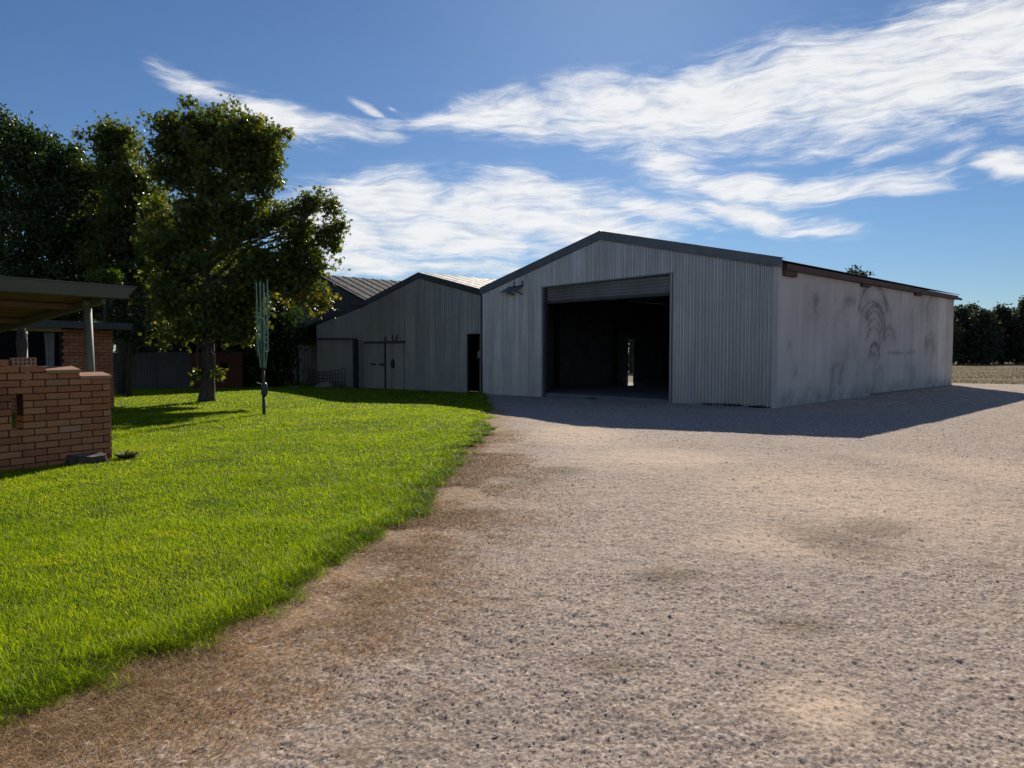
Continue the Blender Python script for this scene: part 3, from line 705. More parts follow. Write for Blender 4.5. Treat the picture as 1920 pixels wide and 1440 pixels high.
# concrete side wall, with scuff arcs
ny, nz = 620, 150
ys = np.linspace(0, LEN, ny); zs = np.linspace(-.2, EV - .12, nz); Yg, Zg = np.meshgrid(ys, zs)
stain = np.zeros_like(Yg); fuzz = .10 * (fbm(Yg * 2.2, Zg * 2.2, 4, 71) - .5); brk = .70 + .55 * sm(fbm(Yg * 1.6, Zg * 2.4, 3, 73), .32, .62)
def stroke(pts, w, k):
    global stain
    P = np.array([side(*p)[1:] for p in pts])
    dmin = np.full(Yg.shape, 9.0)
    for a, b_ in zip(P[:-1], P[1:]):
        ab = b_ - a; tt = np.clip(((Yg - a[0]) * ab[0] + (Zg - a[1]) * ab[1]) / (ab @ ab + 1e-9), 0, 1)
        dmin = np.minimum(dmin, np.hypot(Yg - a[0] - tt * ab[0], Zg - a[1] - tt * ab[1]))
    stain = np.maximum(stain, k * brk * (.55 * np.exp(-((dmin + fuzz) / (w * 1.25)) ** 2) + .42 * np.exp(-((dmin + fuzz) / (w * 4.5)) ** 2)))
def arc(cx, cy, rx, ry, a0, a1, w, k, n=16):
    stroke([(cx + rx * math.cos(R(a)), cy - ry * math.sin(R(a))) for a in np.linspace(a0, a1, n)], w, k)
arc(1637, 598, 27, 65, 15, 165, .06, .75); arc(1637, 592, 20, 50, 20, 160, .04, .45); arc(1635, 604, 23, 38, 5, 150, .05, .7); arc(1640, 615, 19, 42, 0, 150, .06, .7)
arc(1639, 622, 16, 38, 5, 140, .045, .75); arc(1639, 628, 12, 30, 10, 150, .05, .6); arc(1638, 640, 12, 26, -20, 160, .06, .6); arc(1640, 662, 8, 18, -30, 170, .05, .8)
arc(1637, 676, 7, 12, -20, 150, .08, .6); arc(1640, 604, 30, 60, 10, 80, .03, .5); arc(1636, 640, 24, 75, 100, 170, .10, .3)
arc(1667, 640, 11, 26, 10, 170, .055, .8); arc(1667, 645, 8, 18, 30, 150, .05, .5); arc(1649, 706, 7, 18, 0, 180, .05, .45)
arc(1744, 642, 8, 16, 10, 170, .05, .55); arc(1744, 650, 8, 14, 0, 180, .07, .7); arc(1744, 655, 6, 12, -40, 180, .06, .6); arc(1745, 640, 10, 14, 40, 160, .04, .4)
arc(1756, 590, 18, 40, 90, 150, .05, .55); arc(1740, 600, 12, 60, 120, 178, .06, .35); stroke([(1737, 575), (1740, 590)], .12, .5)
arc(1580, 612, 14, 30, 90, 175, .06, .4); arc(1594, 585, 16, 22, 60, 150, .12, .5)
stroke([(1530, 565), (1528, 580), (1531, 588)], .16, .62); stroke([(1523, 578), (1533, 573)], .10, .45)
stroke([(1588, 660), (1580, 690), (1576, 712)], .16, .5); stroke([(1563, 692), (1561, 712)], .07, .5); arc(1568, 700, 8, 16, 60, 180, .06, .5)
stroke([(1665, 661), (1690, 662), (1716, 660)], .02, .55); stroke([(1697, 668), (1700, 684)], .05, .35); stroke([(1714, 690), (1713, 705)], .10, .35)
stroke([(1480, 640), (1480, 652)], .05, .4); stroke([(1493, 690), (1491, 700)], .06, .45); stroke([(1529, 615), (1530, 624)], .05, .4)
stroke([(1600, 640), (1606, 690), (1604, 720)], .22, .28); stroke([(1640, 650), (1645, 690)], .25, .3)
for _ in range(70):
    yc, zc_ = RNG.uniform(.3, LEN - .3), RNG.uniform(.4, 3.7); L_ = RNG.uniform(.02, .15)
    stain = np.maximum(stain, RNG.uniform(.15, .5) * np.exp(-((Yg - yc) / .035) ** 2 - ((Zg - zc_) / L_) ** 2))
pale = sm(Yg, 14.85, 14.9) * (1 - sm(Yg, 15.95, 16.0)) * .9 + .25 * (vnoise(Yg * .8, Yg * 0, 81) > .7)
grime = .85 * (1 - sm(Zg + .5 * (fbm(Yg * 1.2, Zg * .4, 3, 91) - .5), .05, .75)) + .35 * sm(fbm(Yg * .7, Zg * .5, 4, 92), .5, .7) * sm(Yg, 3, 6)
V = np.stack([np.zeros(Yg.size), Yg.ravel(), Zg.ravel()], -1); i = np.arange(ny * nz).reshape(nz, ny)
F = np.stack([i[:-1, :-1], i[:-1, 1:], i[1:, 1:], i[1:, :-1]], -1).reshape(-1, 4)
sw = np_mesh('side_wall', V, F, M['concrete'], shed, {'stain': ('POINT', stain.ravel()), 'pale': ('POINT', pale.ravel()), 'grime': ('POINT', np.clip(grime, 0, 1).ravel())})
tag(sw, 'pale grey concrete wall with dark arc shaped scuffs')
g = MB(); g.box(-.16, -.004, -.016, LEN, -.25, EV + .0); g.build('wall_core', M['slab'], shed)
g = MB(); g.box(-.002, .05, 7.2, LEN + .02, -.2, .12); g.build('plinth', M['slab'], shed)
g = MB(); g.box(-.15, .004, -.03, -.0161, -.15, EV - .11); g.build('corner_trim', M['concrete'], shed)
g = MB(); g.box(.006, .16, .22, LEN + .02, EV - .20, EV - .03); g.build('eave_fascia', M['fascia_rust'], shed)
for ya, yb, dz_ in ((.24, 1.0, .16), (6.05, 6.75, .09), (11.6, 12.35, .09)):
    g = MB(); g.box(.007, .10, ya, yb, EV - .20 - dz_, EV - .2005); g.box(.02, .12, ya + .05, yb - .05, EV - .21 - dz_, EV - .2 - dz_ - .001); g.build('rafter_bracket', M['fascia_rust'], shed)
g = MB(); g.tube([(.09, LEN - .1, EV - .12), (.09, LEN + .75, EV - .14)], .055, 12); g.build('spout', M['steel_dark'], shed, smooth=True)
# left and back walls, floor, frames
g = MB(); SL0, SL1 = 10.0, 10.45
g.box(XL - .03, XL, .03, SL0, -.3, EV + .055); g.box(XL - .03, XL, SL1, LEN, -.3, EV + .055); g.box(XL - .03, XL, SL0, SL1, 2.27, EV + .055)
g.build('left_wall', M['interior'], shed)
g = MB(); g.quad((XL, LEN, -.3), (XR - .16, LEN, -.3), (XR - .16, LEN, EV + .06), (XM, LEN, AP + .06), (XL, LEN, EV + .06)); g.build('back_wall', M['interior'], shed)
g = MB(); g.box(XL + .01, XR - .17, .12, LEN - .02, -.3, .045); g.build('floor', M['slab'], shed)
for yb in (4.3, 8.6, 12.9):
    for xx in (XL + .1, XR - .36):
        g = MB(); g.box(xx, xx + .18, yb, yb + .18, .046, EV - .15); g.build('column', M['steel_dark'], shed)
    g = MB()
    for a, za, b_, zb in ((XL + .1, EV - .05, XM, AP - .05), (XM, AP - .05, XR - .18, EV - .05)):
        g.bar((a, yb + .09, za - .1), (b_, yb + .09, zb - .1), .12, .22)
    g.build('rafter', M['steel_dark'], shed)
# top-hung vent flap on the front
vt = MB(); vx0, vx1 = -11.25, -10.35
vt.hexa([(vx0, -.035, 4.18), (vx1, -.035, 4.20), (vx1, -.012, 4.20), (vx0, -.012, 4.18), (vx0, -.035, 4.21), (vx1, -.035, 4.23), (vx1, -.012, 4.23), (vx0, -.012, 4.21)])
vent = vt.build('wall_vent', M['steel_dark'], shed)
fl = MB(); fl.hexa([(vx0, -.04, 4.16), (vx0 + .42, -.04, 4.18), (vx0 + .42, -.48, 3.97), (vx0, -.48, 3.95), (vx0, -.04, 4.175), (vx0 + .42, -.04, 4.195), (vx0 + .42, -.48, 3.985), (vx0, -.48, 3.965)])
fl.hexa([(vx0 + .46, -.04, 4.17), (vx1, -.04, 4.19), (vx1, -.44, 3.98), (vx0 + .46, -.44, 3.96), (vx0 + .46, -.04, 4.185), (vx1, -.04, 4.205), (vx1, -.44, 3.995), (vx0 + .46, -.44, 3.975)])
fl.build('flap', M['capping'], vent)
for xx in (vx0 + .41, vx1 - .02):
    fl = MB(); fl.bar((xx, -.06, 4.40), (xx, -.06, 4.15), .025, .03); fl.build('vent_hook', M['steel_dark'], vent)
    fl = MB(); fl.bar((xx, -.03, 3.86), (xx, -.46, 3.965), .025, .03); fl.build('vent_stay', M['steel_dark'], vent)
g = MB(); g.tube([(XL + .04, -.07, EV - .2), (XL + .04, -.07, -.15)], .035, 10); g.build('downpipe', M['zinc_dark'], shed, smooth=True)

# middle shed
ML, MR, MM = -21.9, -12.88, -17.25
MA, MD = 5.22, 8.2
def mz(x):
    if x > MM: return EV + (MA - EV) * (1 - (x - MM) / (MR - MM))
    if x > ML: return EV + (MA - EV) * (1 - (MM - x) / (MM - ML))
    return 4.08 + (x - ML) * .163
def mid_g(x): return float(gz(*site(x, 0)[:2])) - .06
PD0, PD1, PDT = -13.78, -12.95, 2.36
mid = thing('gable_shed', 'old dark corrugated iron shed with low gable joined to the left of the machinery shed', 'shed', tuple(CORN), RZ)
V, F = corr_wall(-27.1, MR, lambda x: PDT if PD0 < x < PD1 else mid_g(x), lambda x: mz(x) - .02, 0.0, .15, .028, 8)
np_mesh('front_wall', V, F, M['zinc_old'], mid, smooth=True)
for a, b_, za, zb, nm in ((ML - .1, MM, EV, MA, 'barge_capping'), (MR + .02, MM, EV, MA, 'barge_capping')):
    g = MB(); g.hexa([(a, -.06, za - .20), (b_, -.06, zb - .20), (b_, -.012, zb - .20), (a, -.012, za - .20), (a, -.06, za + .06), (b_, -.06, zb + .06), (b_, -.012, zb + .06), (a, -.012, za + .06)])
    g.build(nm, M['capping_dark'], mid)
g = MB(); a, b_ = -34.5, ML - .02; za, zb = mz(a), 4.08
g.hexa([(a, -.05, za - .12), (b_, -.05, zb - .12), (b_, -.012, zb - .12), (a, -.012, za - .12), (a, -.05, za + .05), (b_, -.05, zb + .05), (b_, -.012, zb + .05), (a, -.012, za + .05)])
g.build('lean_to_barge', M['capping_dark'], mid)
V, F = corr_roof(-.06, MD, MM, MA + .07, MR, EV + .08, .78, .022, 30); V2, F2 = corr_roof(-.06, MD, MM, MA + .07, ML - .1, EV + .06, .78, .022, 30)
V3, F3 = corr_roof(-.03, MD, ML, 4.10, -34.5, mz(-34.5) + .06)
np_mesh('roof', np.concatenate([V, V2, V3]), np.concatenate([F, F2 + len(V), F3 + len(V) + len(V2)]), M['zinc_roof'], mid, smooth=True)
g = MB(); g.box(ML, ML + .03, .03, MD, -.4, EV - .02); g.box(MR - .05, MR - .02, .05, MD, -.3, EV - .05); g.build('side_wall', M['interior'], mid)
g = MB(); g.quad((-34.4, MD, -.5), (MR, MD, -.5), (MR, MD, EV), (MM, MD, MA), (ML, MD, EV), (ML, MD, 4.05), (-34.4, MD, mz(-34.4))); g.build('back_wall', M['interior'], mid)
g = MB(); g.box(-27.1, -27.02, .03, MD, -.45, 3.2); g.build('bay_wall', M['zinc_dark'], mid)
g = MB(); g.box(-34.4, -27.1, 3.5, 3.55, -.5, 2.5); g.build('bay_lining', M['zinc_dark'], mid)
for xx in (-34.3, -30.4):
    g = MB(); g.box(xx, xx + .12, .0, .12, -.45, mz(xx) - .14); g.build('bay_post', M['steel_dark'], mid)
g = MB(); g.box(PD0 - .03, PD0, -.02, .06, -.3, PDT + .03); g.box(PD1, PD1 + .03, -.02, .06, -.3, PDT + .03); g.box(PD0, PD1, -.02, .06, PDT, PDT + .03); g.build('door_frame', M['steel_dark'], mid)
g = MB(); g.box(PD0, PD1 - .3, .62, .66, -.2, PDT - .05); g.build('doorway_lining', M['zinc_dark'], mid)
g = MB(); g.box(-13.5, -13.1, .30, .42, 1.36, 1.62); g.box(-13.42, -13.30, .28, .299, 1.44, 1.66); g.build('meter_box', M['box_pale'], mid)
tr = MB(); tr.box(-21.95, -18.40, -.09, -.025, 2.03, 2.15); tr.box(-20.1, -20.0, -.07, -.02, 2.15, 2.38)
tr.bar((-19.35, -.05, 2.16), (-19.42, -.05, 2.44), .05, .05); tr.bar((-19.10, -.05, 2.16), (-19.02, -.05, 2.44), .05, .05)
tr.build('door_track', M['capping_dark'], mid)
for a, b_ in ((-21.85, -20.10), (-20.02, -18.45)):
    V, F = corr_wall(a, b_, lambda x: mid_g(x) + .07, lambda x: 2.03, -.040, .15, .028, 8)
    dr = np_mesh('sliding_door', V, F, M['zinc_old'], mid, smooth=True)
    if a < -21:
        for h0, h1 in ((-21.3, -20.85), (-20.5, -20.12)):
            g = MB(); g.box(h0, h1, -.095, -.06, .95, 1.04); g.build('latch', M['steel_dark'], dr)
    else:
        g = MB(); g.tube([(-19.35, -.075, .84), (-19.35, -.085, .95), (-19.35, -.085, 1.12), (-19.35, -.075, 1.26)], [.06, .10, .10, .05], 10); g.build('handle', M['steel_dark'], dr, smooth=True)
g = MB(); g.box(-20.085, -20.035, -.075, -.03, -.26, 2.03); g.build('door_edge', M['steel_dark'], mid)
g = MB(); g.box(-22.1, -22.0, -.07, .0, 4.0, 4.02); g.bar((-23.3, -.1, 4.07), (-21.95, -.1, 3.98), .09, .07); g.build('valley_gutter', M['steel_dark'], mid)

# third shed, behind on the left
Y3 = 3.2
e3 = front(688, 566, Y3); a3 = front(597, 516, Y3)
X3R, Z3R, X3A, Z3A = e3[0], e3[2], a3[0], a3[2]; X3L = 2 * X3A - X3R
back = thing('far_shed', 'grey roofed gable shed standing behind the tree on the left', 'shed', tuple(CORN), RZ)
V, F = corr_wall(X3L, X3R, lambda x: -.5, lambda x: Z3R + (Z3A - Z3R) * (1 - abs(x - X3A) / (X3R - X3A)) - .04, Y3, .19, .014, 4)
np_mesh('front_wall', V, F, M['zinc_dark'], back, smooth=True)
V, F = corr_roof(Y3 - .1, Y3 + 20, X3A, Z3A + .05, X3R + .1, Z3R + .02, .76, .045, 30); V2, F2 = corr_roof(Y3 - .1, Y3 + 20, X3A, Z3A + .05, X3L - .1, Z3R + .02, .76, .045, 30)
np_mesh('roof', np.concatenate([V, V2]), np.concatenate([F, F2 + len(V)]), M['roof_grey'], back, smooth=True)
g = MB(); g.quad((X3L, Y3 + 19.9, -.5), (X3R, Y3 + 19.9, -.5), (X3R, Y3 + 19.9, Z3R), (X3A, Y3 + 19.9, Z3A), (X3L, Y3 + 19.9, Z3R)); g.build('back_wall', M['interior'], back)
g = MB(); g.box(X3L, X3L + .04, Y3 + .02, Y3 + 19.9, -.5, Z3R - .06); g.box(X3R - .04, X3R, Y3 + .02, Y3 + 19.9, -.5, Z3R - .06); g.build('side_wall', M['interior'], back)
for xe in (X3R + .12, X3L - .12):
    g = MB(); g.hexa([(xe, Y3 - .13, Z3R - .07), (X3A, Y3 - .13, Z3A - .04), (X3A, Y3 - .09, Z3A - .04), (xe, Y3 - .09, Z3R - .07), (xe, Y3 - .13, Z3R + .07), (X3A, Y3 - .13, Z3A + .1), (X3A, Y3 - .09, Z3A + .1), (xe, Y3 - .09, Z3R + .07)])
    g.build('barge_capping', M['roof_grey'], back)

# gate frame and wire mesh in front of the lean-to
gt = thing('chainlink_enclosure', 'dark steel post and rail frame in front of the lean-to bay', 'fence', tuple(CORN), RZ)
zb = float(gz(*site(-28, -1)[:2]))
for xx, w in ((-22.15, .22), (-28.5, .09), (-32.6, .09)):
    g = MB(); g.box(xx - w / 2, xx + w / 2, -.45 - w / 2, -.45 + w / 2, zb - .2, 2.24 if w > .1 else 2.36); g.build('post', M['wire'], gt)
g = MB(); g.bar((-32.6, -.45, 2.42), (-22.05, -.45, 2.27), .07, .08); g.build('top_rail', M['wire'], gt)
wm = MB()
x0, x1, nvw, nhw = -27.0, -22.9, 16, 5
sag = lambda u, v: (x0 + (x1 - x0) * u, -.62 - .15 * math.sin(3 * u), zb + .05 + v * (.95 - .18 * math.sin(math.pi * u) + .1 * u))
for k in range(nvw): wm.tube([sag(k / (nvw - 1), v) for v in (0, .33, .66, 1)], .018, 5)
for j in range(nhw): wm.tube([sag(u, .12 + .88 * j / (nhw - 1)) for u in np.linspace(0, 1, 14)], .016, 5)
tag(wm.build('wire_mesh_panel', M['wire']), 'sagging dark wire mesh panel leaning beside the shed gate', 'wire mesh')
bpy.data.objects['wire_mesh_panel'].location = tuple(CORN); bpy.data.objects['wire_mesh_panel'].rotation_euler = (0, 0, RZ)

def lump(name, label, cat, P, sx, sy, sz, mt, seed=0, sub=3, rough=.25, rz=0):
    import bmesh
    bm = bmesh.new(); bmesh.ops.create_icosphere(bm, subdivisions=sub, radius=1)
    rg = np.random.default_rng(seed); off = rg.uniform(0, 50, 3)
    for v in bm.verts:
        p = v.co; k = 1 + rough * (float(fbm(p.x * 1.7 + off[0], p.y * 1.7 + p.z * 2.1 + off[1], 3, seed % 7)) - .5) * 2
        v.co = Vector((p.x * sx * k, p.y * sy * k, max(-.15, p.z) * sz * k))
    me = bpy.data.meshes.new(name); bm.to_mesh(me); bm.free()
    o = link(name, me, mt); o.location = tuple(P); o.rotation_euler = (0, 0, rz)
    return tag(o, label, cat)
p = gpt(616, 727)
lump('rubble_slab', 'pale lump of broken concrete lying under the wire mesh', 'rubble', p, .75, .3, .30, M['rubble'], 3, 3, .3)
p = gpt(552, 727)
lump('rubble_slab', 'flat pale stone beside the gate post', 'rubble', p, .35, .15, .10, M['rubble'], 5, 2, .3)
p = gpt(301, 727)
lump('timber_plank', 'flat pale offcut lying at the foot of the iron fence', 'timber', p, .55, .14, .07, M['rubble'], 8, 2, .2)

# iron fence and brick screen behind the main tree
def run(pa, pb, da, db):
    a = at(pa, 700, da); b_ = at(pb, 700, db); a[2] = gz(a[0], a[1]); b_[2] = gz(b_[0], b_[1]); return a, b_
a, b_ = run(150, 359, 36.5, 37.5); ang = math.atan2(b_[1] - a[1], b_[0] - a[0]); L_ = float(np.hypot(*(b_ - a)[:2]))
fe = thing('iron_fence', 'dark corrugated iron fence behind the lawn on the left', 'fence', (a[0], a[1], float(min(a[2], b_[2]))), ang)
V, F = corr_wall(0, L_, lambda x: -.1, lambda x: 1.93 + .012 * x, 0, .13, .014, 6); np_mesh('sheet', V, F, M['zinc_dark'], fe, smooth=True)
g = MB(); g.box(0, L_, .03, .09, 1.7, 1.8); g.box(0, L_, .03, .09, .4, .5); g.build('rail', M['steel_dark'], fe)

def brick_wall_mesh(L, H, bl, bh, thick, mort=.012, holes=(), top=None, seed=1, off0=0.0):
    """running-bond bricks as boxes with chipped offsets; holes = (x0,x1,z0,z1); top(x) limits the height"""
    rg = np.random.default_rng(seed); mb = MB(); rows = int(H / bh)
    for r in range(rows):
        z0 = r * bh; x = -(bl * .5 if r % 2 else 0) + off0 - bl
        while x < L:
            xa, xb = max(0, x), min(L, x + bl - mort)
            x += bl
            if xb - xa < .04: continue
            segs = [(xa, xb)]
            for hx0, hx1, hz0, hz1 in holes:
                if z0 + bh * .5 > hz0 and z0 + bh * .5 < hz1:
                    ns = []
                    for s0, s1 in segs:
                        if s1 <= hx0 or s0 >= hx1: ns.append((s0, s1))
                        else:
                            if s0 < hx0 - .03: ns.append((s0, hx0))
                            if s1 > hx1 + .03: ns.append((hx1, s1))
                    segs = ns
            for s0, s1 in segs:
                if top and z0 + bh > top((s0 + s1) / 2) + .02: continue
                j = rg.uniform(-.002, .003); tint = float(np.clip(rg.beta(2, 2) * .9 + (rg.random() < .05) * .4, 0, 1))
                mb.box(s0 + rg.uniform(0, .003), s1 - rg.uniform(0, .003), -thick - j, -.002, z0 + mort / 2 + rg.uniform(0, .003), z0 + bh - mort / 2, tint)
    return mb
a, b_ = run(359, 456, 37.6, 37.0); ang = math.atan2(b_[1] - a[1], b_[0] - a[0]); L_ = float(np.hypot(*(b_ - a)[:2]))
bs = thing('brick_screen', 'low dark red brick wall with square hole behind the tree trunk', 'wall', (a[0], a[1], float(min(a[2], b_[2])) - .05), ang)
hx = L_ * .58; hole = (hx, hx + .45, .95, 1.45)
brick_wall_mesh(L_, 1.98, .24, .086, .11, holes=(hole,), seed=4).build('bricks', M['brick_red'], bs)
g = MB()
for q in ((0.01, hx - .01, .01, 1.94), (hx + .46, L_ - .01, .01, 1.94), (hx - .01, hx + .46, .01, .94), (hx - .01, hx + .46, 1.46, 1.94)): g.box(q[0], q[1], -.10, -.012, q[2], q[3])
g.build('mortar', M['mortar'], bs)

# ------------------------------------------------------------------ brick garden wall, patio roof, house (bearing 33 degrees)
PA = R(33); AX = np.array([math.sin(PA), math.cos(PA), 0]); NX = np.array([-math.cos(PA), math.sin(PA), 0])
O = gpt(211, 863); PRZ = math.pi / 2 - PA
def ploc(P): dd = np.asarray(P) - O; return np.array([dd @ AX, dd @ NX, dd[2]])
def pplane(px, py, n=0.0):
    r = ray(px, py); o = np.array([0, 0, CAMH]); return ploc(o + r * (((O + NX * n - o) @ NX) / (r @ NX)))
BW = thing('garden_wall', 'stepped orange brown brick garden wall with a slot hole at left of the lawn', 'wall', tuple(O), PRZ)
WL = 4.6
c1, c2 = pplane(149, 703)[0], pplane(85, 693)[0]                # where the steps fall
bh, bl = .0945, .302
z_lo, z_hi = 13 * bh, 14 * bh
h0, h1 = pplane(21, 733), pplane(45, 800)
hole = (WL + h0[0], WL + h1[0], 6 * bh - .01, 11 * bh)
tp = lambda x: (z_lo if x - WL > c1 else z_hi) + (bh if x - WL < c2 else 0)
W0 = thing  # local x of the wall runs 0..WL, its right end at the thing's origin
wm = brick_wall_mesh(WL, 16 * bh, bl, bh, .0, holes=(hole,), top=tp, seed=12, off0=.11)
# shift so the right end is the origin and give thickness
wm.v = [(x - WL, (-.0 if y > -.0015 else -.115) if False else y, z) for x, y, z in wm.v]
def thick_wall(mb, t):
    out = []
    for i in range(0, len(mb.v), 8):
        blk = mb.v[i:i + 8]
        out += [(x, (0.0 + (y if y < -.0021 else 0)) if k in (0, 1, 4, 5) else t, z) for k, (x, y, z) in enumerate(blk)]
    mb.v = out
rg = np.random.default_rng(3)
for i in range(0, len(wm.v), 8):
    j = rg.uniform(-.003, .003)
    for k in range(8):
        x, y, z = wm.v[i + k]; wm.v[i + k] = (x, (j if k in (0, 1, 4, 5) else .215), z)
wm.build('bricks', M['brick'], BW, bevel=.004)
g = MB(); hh0, hh1 = hole[0] - WL, hole[1] - WL
for x0_, x1_, z0_, z1_ in ((-WL + .01, hh0 - .002, .0, z_hi - .01), (hh1 + .002, -.012, .0, z_lo - .01), (hh0 - .002, hh1 + .002, 0, hole[2] - .004), (hh0 - .002, hh1 + .002, hole[3] + .004, z_hi - .01)):
    g.box(x0_, x1_, .012, .205, z0_, z1_)
g.build('mortar', M['mortar'], BW)
def cap(x0_, x1_, z):
    g = MB(); g.hexa([(x0_, -.025, z), (x1_, -.025, z), (x1_, .235, z + .02), (x0_, .235, z + .02), (x0_, -.025, z + .045), (x1_, -.025, z + .045), (x1_, .235, z + .095), (x0_, .235, z + .095)], .5)
    g.build('coping', M['cap_brick'], BW, bevel=.006)
cap(c1 + .005, .01, z_lo - .012); cap(c2 + .005, c1 + .012, z_hi - .012)
# loose bricks on the wall
lb = thing('loose_brick', 'pinkish perforated brick lying on its face on top of the garden wall', 'brick', (0, 0, 0), PRZ)
pb0, pb1 = pplane(24, 690, .05), pplane(69, 690, .05)
ztop = 15 * bh
lb.location = tuple(O + AX * pb0[0] + NX * .05 + np.array([0, 0, ztop]))
bw_ = pb1[0] - pb0[0]; g = MB()
nxh, nzh, hs = 5, 2, .026
xs_ = [0]; 
for k in range(nxh): cx_ = bw_ * (k + .75) / (nxh + .5); xs_ += [cx_ - hs / 2, cx_ + hs / 2]
xs_.append(bw_); zs_ = [0]
for k in range(nzh): cz_ = .11 * (k + .6) / (nzh + .2); zs_ += [cz_ - hs / 2, cz_ + hs / 2]
zs_.append(.11)
for ix in range(len(xs_) - 1):
    for iz in range(len(zs_) - 1):
        hole_ = ix % 2 == 1 and iz % 2 == 1
        g.box(xs_[ix], xs_[ix + 1], .05 if hole_ else 0, .09, zs_[iz], zs_[iz + 1], .5)
g.build('body', M['cap_brick'], lb)
pb0, pb1 = pplane(-30, 690, .05), pplane(17, 690, .05)
g = MB(); g.box(0, pb1[0] - pb0[0], 0, .10, 0, .085, .4); o = g.build('loose_brick', M['brick'], None, bevel=.006)
o.location = tuple(O + AX * pb0[0] + NX * .05 + np.array([0, 0, ztop])); o.rotation_euler = (0, 0, PRZ)
tag(o, 'plain brown brick on the garden wall left of the perforated brick', 'brick')

# stump at the wall's foot
p = gpt(158, 871)
st_ = thing('tree_stump', 'low grey tree stump with pale sawn top at the foot of the brick wall', 'stump', tuple(p), .3)
def ring(rad, z, n=28, seed=0): 
    return [(rad[0] * (1 + .12 * math.sin(3 * t + seed) + .07 * math.sin(7 * t + 2 * seed)) * math.cos(t), rad[1] * (1 + .12 * math.sin(3 * t + seed) + .07 * math.sin(7 * t + 2 * seed)) * math.sin(t), z + .02 * math.sin(2 * t)) for t in np.linspace(0, 2 * math.pi, n, endpoint=False)]
g = MB(); n = 28
for rr, z in (((.31, .18), -.05), ((.27, .15), .04), ((.25, .14), .11), ((.25, .14), .135)): g.v += ring(rr, z, n, 1.3)
for r_ in range(3):
    for k in range(n): g.f.append((r_ * n + k, r_ * n + (k + 1) % n, (r_ + 1) * n + (k + 1) % n, (r_ + 1) * n + k)); g.a.append(.2)
g.build('bark_side', M['bark'], st_)
g = MB(); g.v = ring((.25, .14), .137, n, 1.3); g.f = [tuple(range(n))]; g.a = [.5]; g.build('sawn_top', M['stump'], st_)

# patio roof
PT = thing('patio_roof', 'low flat patio roof with grey green gutter on round posts above the brick wall', 'patio', tuple(O), PRZ)
tipx = pplane(250, 548)[0]; soff = pplane(206, 566)[0]
f0, f1 = pplane(0, 521), pplane(0, 546); zt, zbm = f0[2], f1[2]
GZ0, GZ1 = zbm, zt
x_l = -7.0
g = MB(); g.hexa([(x_l, -.05, GZ0), (tipx - .14, -.05, GZ0), (tipx - .14, .07, GZ0), (x_l, .07, GZ0), (x_l, -.09, GZ1), (tipx, -.09, GZ1), (tipx, .07, GZ1), (x_l, .07, GZ1)])
g.box(x_l, tipx + .01, -.10, -.07, GZ1 + .001, GZ1 + .015)
g.build('gutter', M['fascia_green'], PT, bevel=.01)
# roof deck falling towards the house
drop_pt = None
DPT = 6.4; fall = .105
zr = lambda n_: GZ1 - .03 - fall * n_
g = MB(); g.hexa([(x_l, .075, zr(0) - .10), (soff, .075, zr(0) - .10), (soff, DPT, zr(DPT) - .10), (x_l, DPT, zr(DPT) - .10), (x_l, .075, zr(0) - .02), (soff, .075, zr(0) - .02), (soff, DPT, zr(DPT) - .02), (x_l, DPT, zr(DPT) - .02)])
g.build('roof_sheet', M['soffit'], PT)
for n_ in (.9, 2.6, 4.4, 6.2):
    g = MB(); g.box(x_l, soff - .02, n_, n_ + .07, zr(n_) - .19, zr(n_) - .1105); g.build('purlin', M['soffit'], PT)
g = MB(); g.bar((soff - .05, .08, zr(0) - .165), (soff - .05, DPT, zr(DPT) - .165), .06, .12); g.build('edge_beam', M['post_paint'], PT)
g = MB(); g.box(soff + .005, soff + .06, .0, .12, GZ0 - .03, GZ0 + .06); g.build('gutter_bracket', M['steel_dark'], PT)
pp = pplane(165, 640, .45)
def post(x, n_, rad, lean=0.0):
    g = MB(); zt_ = zr(n_) - .10
    g.tube([(x + lean, n_, -.2), (x, n_, zt_)], rad, 14); g.tube([(x, n_, zt_ - .10), (x, n_, zt_ - .001)], rad * 1.12, 14)
    return g.build('post', M['post_paint'], PT, smooth=True)
post(pp[0], .45, .060, .06)
n2 = 4.3; p2 = pplane(44, 640, n2); po2 = post(p2[0], n2, .065)
g = MB()
for k in range(3): g.tube([(p2[0] - .09 + .03 * k, n2 - .07 - .02 * k, 2.05), (p2[0] - .12 + .05 * k, n2 - .10, 1.75), (p2[0] - .10 + .03 * k, n2 - .09, 1.5), (p2[0] - .08, n2 - .085, 1.25)], [.03, .05, .045, .02], 9)
g.build('bark_wrap', M['bark'], po2, smooth=True)

# house
HB = R(27); HX = np.array([math.sin(HB), math.cos(HB), 0]); HN = np.array([-math.cos(HB), math.sin(HB), 0]); HRZ = math.pi / 2 - HB
HO = at(209, 700, 22.0); HO[2] = float(gz(HO[0], HO[1])) - .1
def hplane(px, py, n=0.0):
    r = ray(px, py); o = np.array([0, 0, CAMH]); P = o + r * (((HO + HN * n - o) @ HN) / (r @ HN)); dd = P - HO; return np.array([dd @ HX, dd @ HN, dd[2]])
HS = thing('brick_house', 'low orange brick house with dark gutter and wide window behind the patio', 'house', tuple(HO), HRZ)
wh = hplane(209, 618)[2]; HLn = 9.0; hx0 = hplane(113, 650)[0]; hz0 = hplane(100, 700)[2]; hz1 = hplane(100, 622)[2]
wz0 = .75
wl = -8.5
hm = brick_wall_mesh(HLn, wh, .30, .098, .11, .012, holes=((HLn + wl, HLn + hx0, wz0, wh + 1),), seed=9)
hm.v = [(x - HLn, y, z) for x, y, z in hm.v]
hw = hm.build('wall', M['brick'], HS)
